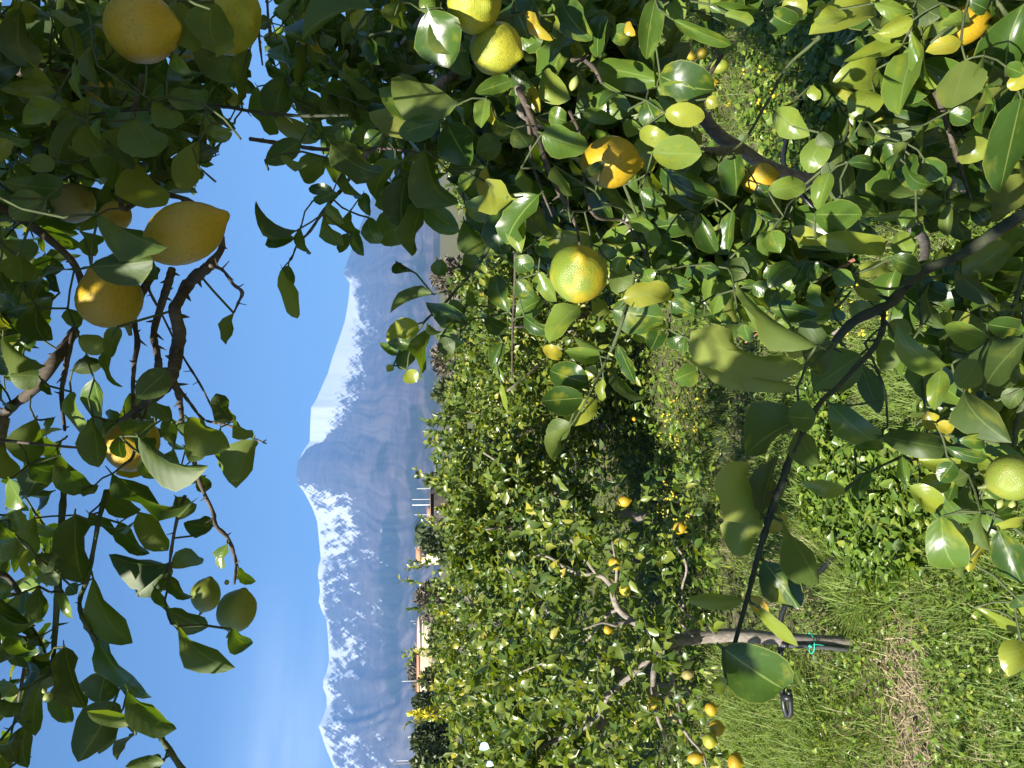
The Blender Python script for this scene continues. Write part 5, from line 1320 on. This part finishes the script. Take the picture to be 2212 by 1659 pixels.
M_BUSH = leaf_material('dark_bush_leaf', [(0, (0.02, 0.04, 0.015)), (.6, (0.045, 0.07, 0.025)), (1, (0.09, 0.11, 0.035))], (0.07, 0.09, 0.05), veins=False, rough=.5, trans=.2)
M_DRY = leaf_material('bare_brown_twigs', [(0, (0.09, 0.08, 0.06)), (.6, (0.15, 0.13, 0.10)), (1, (0.22, 0.19, 0.15))], (0.15, 0.13, 0.10), veins=False, rough=.8, trans=.1)
M_YEL = leaf_material('yellow_blossom', [(0, (0.40, 0.36, 0.03)), (.6, (0.55, 0.48, 0.03)), (1, (0.30, 0.32, 0.05))], (0.45, 0.4, 0.06), veins=False, rough=.6, trans=.3)
M_OLIVE = leaf_material('olive_bush_leaf', [(0, (0.05, 0.075, 0.03)), (.6, (0.085, 0.11, 0.04)), (1, (0.14, 0.16, 0.06))], (0.12, 0.14, 0.08), veins=False, rough=.5, trans=.2)
def bush(name, label, cat, py, width, pxt, D, mat, n=900, thin=False, flat=1.0, seed=1, group=None):
    rg = np.random.default_rng(seed)
    r = empty(name, (X(py, D), D, 0)); tag(r, label, cat, group)
    H = Zh(pxt, D); W = width / F * D * .5
    link('trunk', None, r) if False else tubes_obj('trunk', [tube([[0, 0, -.03], [0.02 * W, 0, .3 * H], [0.06 * W, 0, .7 * H]], [.035 * H, .028 * H, .012 * H], 7, 2)] +
        [tube([[0, 0, .25 * H], [W * .4 * math.cos(k), W * .4 * math.sin(k), .55 * H], [W * .75 * math.cos(k), W * .75 * math.sin(k), .8 * H]], [.018 * H, .012 * H, .004 * H], 5, 2) for k in (0.3, 1.6, 2.9, 4.2, 5.3)], M_BARK, r)
    lob = unit(rg.normal(size=(12, 3))); lr = rg.uniform(.68, 1.05, 12)
    d = unit(rg.normal(size=(n, 3))); w = np.exp(8 * d @ lob.T); R = (w * lr).sum(1) / w.sum(1)
    f = R * (.45 + .55 * rg.random(n) ** .5)
    p = np.stack([d[:, 0] * W * f, d[:, 1] * W * f, H * .56 + d[:, 2] * H * .44 * f * flat], -1)
    ax = unit(d * .7 + rg.normal(size=(n, 3)) * .6 + [0, 0, .3]); nr = d * .5 + np.array([0, 0, .5]) + rg.normal(size=(n, 3)) * .5
    Xv, Yv, Zv = frames(ax, nr)
    s = (W + H * .5) * (.16 if not thin else .26) * rg.uniform(.5, 1.1, n)
    L = Leaves(); L.add(p, Xv, Yv, Zv, s * (.5 if not thin else .06), s, rg.integers(0, NV, n), np.zeros(n, int)); L.done()
    batch('crown', L, np.arange(n), MID_T, [mat], r)
    return r
BG = 'bushes and trees beyond the orchard'
bush('broadleaf_tree', 'dark dense tree right of the small orange roofed house', 'tree', 1168, 74, 908, 48.0, M_BUSH, 1400, seed=1, group=BG)
bush('bare_bush', 'leafless brown bush between the shoots and the beige house', 'bush', 1284, 60, 903, 70.0, M_DRY, 1500, True, seed=2, group=BG)
bush('round_bush', 'dark round bush in front of the long terracotta roof', 'bush', 1466, 46, 905, 42.0, M_OLIVE, 1000, seed=3, group=BG)
bush('bare_bush', 'leafless brown bush behind the long terracotta roof', 'bush', 1440, 90, 888, 300.0, M_DRY, 1300, True, seed=4, group=BG)
bush('broadleaf_tree', 'tall dark tree left of the long terracotta roof', 'tree', 1512, 46, 884, 60.0, M_BUSH, 1200, seed=5, group=BG)
bush('flowering_bush', 'yellow flowering bush standing tallest at the left', 'bush', 1538, 14, 882, 26.0, M_YEL, 300, seed=6, group=BG)
bush('flowering_bush', 'small yellow flowering bush under the dark round bush', 'bush', 1482, 22, 921, 16.0, M_YEL, 300, seed=7, group=BG)
bush('hedge_tree', 'dark hedge tree below the white pole', 'tree', 1590, 74, 890, 55.0, M_BUSH, 1300, seed=8, group=BG)
bush('hedge_tree', 'dark hedge tree at the photo edge below the pair of poles', 'tree', 1648, 70, 888, 50.0, M_OLIVE, 1300, seed=9, group=BG)
bush('bare_bush', 'brown scrub just left of the yellow flowering bush', 'bush', 1560, 50, 895, 90.0, M_DRY, 900, True, seed=10, group=BG)
bush('bare_bush', 'grey brown scrub at the mountain foot beside the hanging sprig', 'bush', 600, 80, 942, 30.0, M_DRY, 1500, True, seed=11, group=BG)
bush('bare_bush', 'grey brown scrub under the tip of the hanging sprig', 'bush', 775, 90, 935, 26.0, M_DRY, 1500, True, seed=12, group=BG)
bush('olive_bush', 'olive green bush between the scrub and the pale sunlit tree', 'bush', 845, 70, 937, 20.0, M_OLIVE, 1200, seed=13, group=BG)
bush('olive_bush', 'olive bush right beside the dark stone shed', 'bush', 1040, 46, 915, 24.0, M_OLIVE, 900, seed=14, group=BG)
bush('olive_bush', 'olive bush left beside the dark stone shed', 'bush', 1140, 50, 935, 28.0, M_OLIVE, 900, seed=15, group=BG)
bush('bare_bush', 'brown scrub below the beige house', 'bush', 1330, 60, 922, 60.0, M_DRY, 1000, True, seed=16, group=BG)
bush('olive_bush', 'olive bush hiding the foot of the beige house', 'bush', 1385, 70, 925, 50.0, M_OLIVE, 1100, seed=17, group=BG)
bush('olive_bush', 'olive bush at the far right behind the lemon leaves', 'bush', 300, 160, 925, 22.0, M_OLIVE, 1200, seed=18, group=BG)
# little palm
D = 60.0
r = empty('palm_tree', (X(1152, D), D, 0)); tag(r, 'small ragged palm standing above the dark dense tree', 'palm')
H = Zh(900, D)
tubes_obj('trunk', [tube([[0, 0, -.03], [.05, 0, H * .5], [0, 0, H]], [.22, .18, .15], 8, 3)], M_BARK, r)
fr = []
for k in range(13):
    a = k * 2.4; up = .9 - .12 * (k % 6); e = np.array([math.cos(a), math.sin(a), 0]); ln = 1.35
    rib = np.array([e * ln * s + [0, 0, H + up * s * 1.0 - 1.1 * s * s] for s in np.linspace(0, 1, 6)])
    side = np.cross(e, [0, 0, 1])
    wv = np.array([.05, .22, .30, .27, .18, .02])[:, None]
    V = np.vstack([rib + side * wv - [0, 0, .06], rib, rib - side * wv - [0, 0, .06]])
    q = np.array([(s, s + 1, 6 + s + 1, 6 + s) for s in range(5)] + [(6 + s, 7 + s, 13 + s, 12 + s) for s in range(5)])
    link('frond', mesh_np('frond', V, q, np.zeros((18, 2)), M_BUSH), r)
# ------------------------------------------------------------------ grass, weeds, straw, flowers
def strip(n):
    t = np.linspace(0, 1, n + 1)
    w = np.array([.85, 1, .75, .05]) if n == 3 else 1 - t
    V = np.concatenate([np.stack([-.5 * w, t, 0 * t], -1), np.stack([.5 * w, t, 0 * t], -1)])
    Q = np.array([(i, n + 1 + i, n + 2 + i, i + 1) for i in range(n)])
    return V, Q, t
def blades(name, pos, height, width, lean, curl, mat, az=None):
    """bent blades of grass: each a three step strip"""
    N = len(pos); V, Q, t = strip(3)
    a = rng.random(N) * 2 * math.pi if az is None else az
    e = np.stack([np.cos(a), np.sin(a), 0 * a], -1); s = np.stack([-np.sin(a), np.cos(a), 0 * a], -1)
    tt = np.concatenate([t, t])[None]
    out = height[:, None] * (np.sin(lean)[:, None] * tt + curl[:, None] * tt ** 2)
    up = height[:, None] * (np.cos(lean)[:, None] * tt - .45 * curl[:, None] * tt ** 2)
    P3 = pos[:, None] + e[:, None] * out[..., None] + np.array([0, 0, 1.0]) * up[..., None] + s[:, None] * (V[:, 0][None] * width[:, None])[..., None]
    P3[..., 2] = np.maximum(P3[..., 2], 0.003)
    q = Q[None] + (np.arange(N) * len(V))[:, None, None]
    o = link(name, mesh_np(name, P3.reshape(-1, 3), q.reshape(-1, 4), np.tile(np.stack([V[:, 0] + .5, V[:, 1]], -1), (N, 1)), mat))
    return o
M_GRASS = leaf_material('grass_blade', [(0, (0.10, 0.16, 0.016)), (.4, (0.18, 0.26, 0.025)), (.78, (0.25, 0.33, 0.04)), (.92, (0.24, 0.26, 0.05)), (1, (0.36, 0.31, 0.15))], (0.11, 0.16, 0.05), veins=False, rough=.42, trans=.35, tint=(1.7, 1.8, .5))
M_STRAW = leaf_material('dry_straw', [(0, (0.28, 0.20, 0.11)), (.5, (0.42, 0.33, 0.19)), (1, (0.56, 0.47, 0.30))], (0.4, 0.32, 0.2), veins=False, rough=.6, trans=.15, tint=(1.1, 1, .8))
M_WEED = leaf_material('weed_leaf', [(0, (0.062, 0.115, 0.015)), (.5, (0.115, 0.185, 0.022)), (.85, (0.175, 0.245, 0.034)), (1, (0.24, 0.26, 0.04))], (0.13, 0.18, 0.08), veins=False, rough=.36, trans=.3)
M_FLOWER = leaf_material('yellow_petal', [(0, (0.62, 0.50, 0.02)), (1, (0.78, 0.62, 0.03))], (0.6, .5, .05), veins=False, rough=.6, trans=.3, tint=(1.2, 1.1, .4))

def scatter(n, d0=1.75, d1=9.0, side=0.62):
    u = rng.random(n); d = 1 / (1 / d0 + (1 / d1 - 1 / d0) * u)
    x = (rng.random(n) * 2 - 1) * (side * d + .5)
    return np.stack([x, d, 0 * d], -1)
def dry_at(p):
    """how dry and strawy the ground is: a raked strip at the left and patches by the trunk"""
    q = proj(p)
    strip_ = np.exp(-((q[:, 0] - 1985 - 18 * np.sin(q[:, 1] / 60)) / 62) ** 2) / (1 + np.exp(-(q[:, 1] - 1290) / 35))
    tr = np.exp(-((q[:, 0] - 1800) / 42) ** 2 - ((q[:, 1] - 1265) / 95) ** 2) * .75
    tr2 = np.exp(-((q[:, 0] - 2170) / 40) ** 2 - ((q[:, 1] - 1610) / 60) ** 2) * .9
    return np.clip(np.maximum(np.maximum(strip_, tr), tr2) + .35 * (fbm(p[:, 0] * 3 + 9, p[:, 1] * 3, 3, 61) - .55), 0, 1)
p = scatter(165000)
dens = np.clip(.35 + 1.5 * (fbm(p[:, 0] * 2.3 + 20, p[:, 1] * 2.3, 4, 71) - .33), .12, 1)
p = p[rng.random(len(p)) < dens * (1 - .93 * dry_at(p))]
N = len(p)
hh = (0.045 + 0.10 * rng.random(N) ** 1.6) * (.6 + .8 * fbm(p[:, 0] * 1.7, p[:, 1] * 1.7 + 5, 3, 81))
blow = vnoise(p[:, 0] * 3, p[:, 1] * 3, 91) * 6.28 + rng.normal(size=N) * 1.5
tag(blades('grass', p, hh, .0024 + .0032 * rng.random(N), rng.uniform(.05, .95, N), rng.uniform(0, .7, N), M_GRASS, blow), 'bright green grass growing among the weeds', 'grass', None, 'stuff')
# a thicker tuft under the folded pipe end and by the trunk
q = random_in([(1700, 1060), (1800, 1040), (1830, 1180), (1760, 1240), (1700, 1200)], 2600); p1 = np.array([G(a, b) for a, b in q])
q = random_in([(1560, 1420), (1720, 1440), (1800, 1540), (1800, 1700), (1620, 1700), (1570, 1560)], 4200); p2 = np.array([G(a, b) for a, b in q])
q = random_in([(1780, 1180), (1900, 1190), (1910, 1320), (1830, 1330)], 1800); p3 = np.array([G(a, b) for a, b in q])
p = np.vstack([p1, p2, p3]); N = len(p)
tag(blades('tall_grass', p, rng.uniform(.06, .20, N), .0032 + .0030 * rng.random(N), rng.uniform(.1, 1.0, N), rng.uniform(.1, 1.0, N), M_GRASS), 'taller grass tufts under the pipe and by the trunk', 'grass', None, 'stuff')

def weeds(name, label, p, size, hgt, mat, ratio=.55, tilt=.5):
    N = len(p); p = p + np.stack([0 * hgt, 0 * hgt, hgt], -1)
    a = rng.random(N) * 6.283
    ax = np.stack([np.cos(a), np.sin(a), rng.uniform(-.2, .55, N)], -1)
    nr = UP + rng.normal(size=(N, 3)) * tilt
    Xv, Yv, Zv = frames(unit(ax), nr)
    L = Leaves(); L.add(p, Xv, Yv, Zv, size * ratio, size, rng.integers(0, NV, N), np.zeros(N, int)); L.done()
    o = batch(name, L, np.arange(N), MID_T, [mat], None)
    return tag(o, label, 'plants', None, 'stuff')
p = scatter(50000); dd = dry_at(p)
pick = rng.random(len(p)) < np.clip(.25 + 2.2 * (fbm(p[:, 0] * 1.9, p[:, 1] * 1.9 + 30, 4, 101) - .38), .08, 1) * (1 - .86 * dd)
p = p[pick]; N = len(p)
weeds('weed_cover', 'low broad leaved weeds carpeting the orchard floor', p, rng.uniform(.012, .034, N), .012 + .07 * rng.random(N) ** 1.5, M_WEED)
q = random_in([(1780, 1060), (1850, 960), (2060, 940), (2080, 1120), (2040, 1230), (1930, 1260), (1870, 1190), (1800, 1120)], 3600); p = np.array([G(a, b) for a, b in q]); N = len(p)
weeds('nettle_patch', 'patch of larger pointed green weeds below the close shoot', p, rng.uniform(.03, .062, N), .02 + .12 * rng.random(N), M_WEED, .42)
q = random_in([(1650, 60), (2000, 40), (2050, 440), (1900, 500), (1720, 470), (1640, 250)], 3000); p = np.array([G(a, b) for a, b in q]); N = len(p)
weeds('clover_patch', 'round leaved weeds among the yellow flowers at the right', p, rng.uniform(.02, .05, N), .02 + .15 * rng.random(N), M_WEED, .7)
p = scatter(10000, 4.3, 16.0); N = len(p)
weeds('far_weeds', 'taller weeds under and between the far lemon trees', p, rng.uniform(.03, .085, N), .02 + .16 * rng.random(N) ** 1.4, M_WEED, .4)
q = random_in([(1780, 480), (1840, 480), (1850, 1150), (1780, 1150)], 1500); p = np.array([G(a, b) for a, b in q]); N = len(p)
weeds('pipe_weeds', 'weeds grown over the sagging middle of the pipe', p, rng.uniform(.025, .055, N), .01 + .12 * rng.random(N), M_WEED, .5)
N = 3200; p = np.stack([rng.uniform(-.75, .75, N), rng.uniform(5.7, 8.5, N), np.zeros(N)], -1)
weeds('undergrowth', 'leafy undergrowth and suckers between the dark round tree and the pale one', p, rng.uniform(.04, .08, N), .02 + .42 * rng.random(N) ** 1.3, M_FAR, .5)
# straw and dead stalks
p = scatter(60000, 1.75, 5.5); p = p[rng.random(len(p)) < .75 * dry_at(p) ** 1.1 + .02]; N = len(p); p[:, 2] = .004 + .03 * rng.random(N)
tag(blades('straw', p, rng.uniform(.03, .13, N), .0016 + .0022 * rng.random(N), rng.uniform(1.1, 1.6, N), rng.uniform(-.2, .3, N), M_STRAW), 'dry cut straw raked in a pale strip', 'straw', None, 'stuff')
q = random_in([(1700, 1230), (1800, 1170), (1830, 1240), (1800, 1340), (1720, 1330)], 240); p = np.array([G(a, b) for a, b in q]); N = len(p)
tag(blades('dead_stalks', p, rng.uniform(.12, .28, N), .002 + .0015 * rng.random(N), rng.uniform(.5, 1.35, N), rng.uniform(-.2, .3, N), M_STRAW), 'dead pale stalks leaning beside the trunk foot', 'straw', None, 'stuff')
# wild mustard in flower
q = np.vstack([random_in([(1690, 60), (1760, 60), (1850, 230), (1900, 330), (1960, 420), (1870, 440), (1760, 300), (1700, 150)], 60), random_in([(1440, 1080), (1520, 1040), (1560, 1120), (1480, 1180)], 50), random_in([(1880, 600), (2040, 640), (2020, 720), (1900, 720)], 16), random_in([(1480, 850), (1600, 840), (1590, 960), (1500, 960)], 40)])
Vs, Qs, Sv, Sq, k, ks = [], [], [], [], 0, 0
for a, b in q:
    g = G(a, b); H = rng.uniform(.10, .26); top = g + [rng.normal() * .02, rng.normal() * .02, H]
    V, Q, T = tube(np.array([g, (g + top) / 2 + rng.normal(size=3) * .01, top]), [.0014, .0012, .001], 4, 2, 0, False)
    Sv.append(V); Sq.append(Q + ks); ks += len(V)
    for f in range(rng.integers(2, 5)):
        c = top + rng.normal(size=3) * [.011, .011, .008]; nrm = unit(np.array([rng.normal() * .6 - .2, -.5 + rng.normal() * .5, .8]))
        u = unit(np.cross(nrm, [.2, .9, .1])); v = np.cross(nrm, u)
        for j in range(4):
            t = j * math.pi / 2 + .4; e = u * math.cos(t) + v * math.sin(t); s = np.cross(nrm, e); r = rng.uniform(.005, .0085)
            Vs.append(np.array([c, c + e * r * .6 + s * r * .45 + nrm * .001, c + e * r, c + e * r * .6 - s * r * .45 + nrm * .001])); Qs.append(np.arange(4) + k); k += 4
o = link('wildflowers', mesh_np('wildflowers', np.vstack(Vs), np.array(Qs), np.zeros((k, 2)), M_FLOWER)); tag(o, 'yellow four petalled wildflowers scattered through the grass', 'flowers', None, 'stuff')
o = link('flower_stems', mesh_np('flower_stems', np.vstack(Sv), np.vstack(Sq), None, M_TWIG)); tag(o, 'thin green stems carrying the yellow wildflowers', 'stems', None, 'stuff')
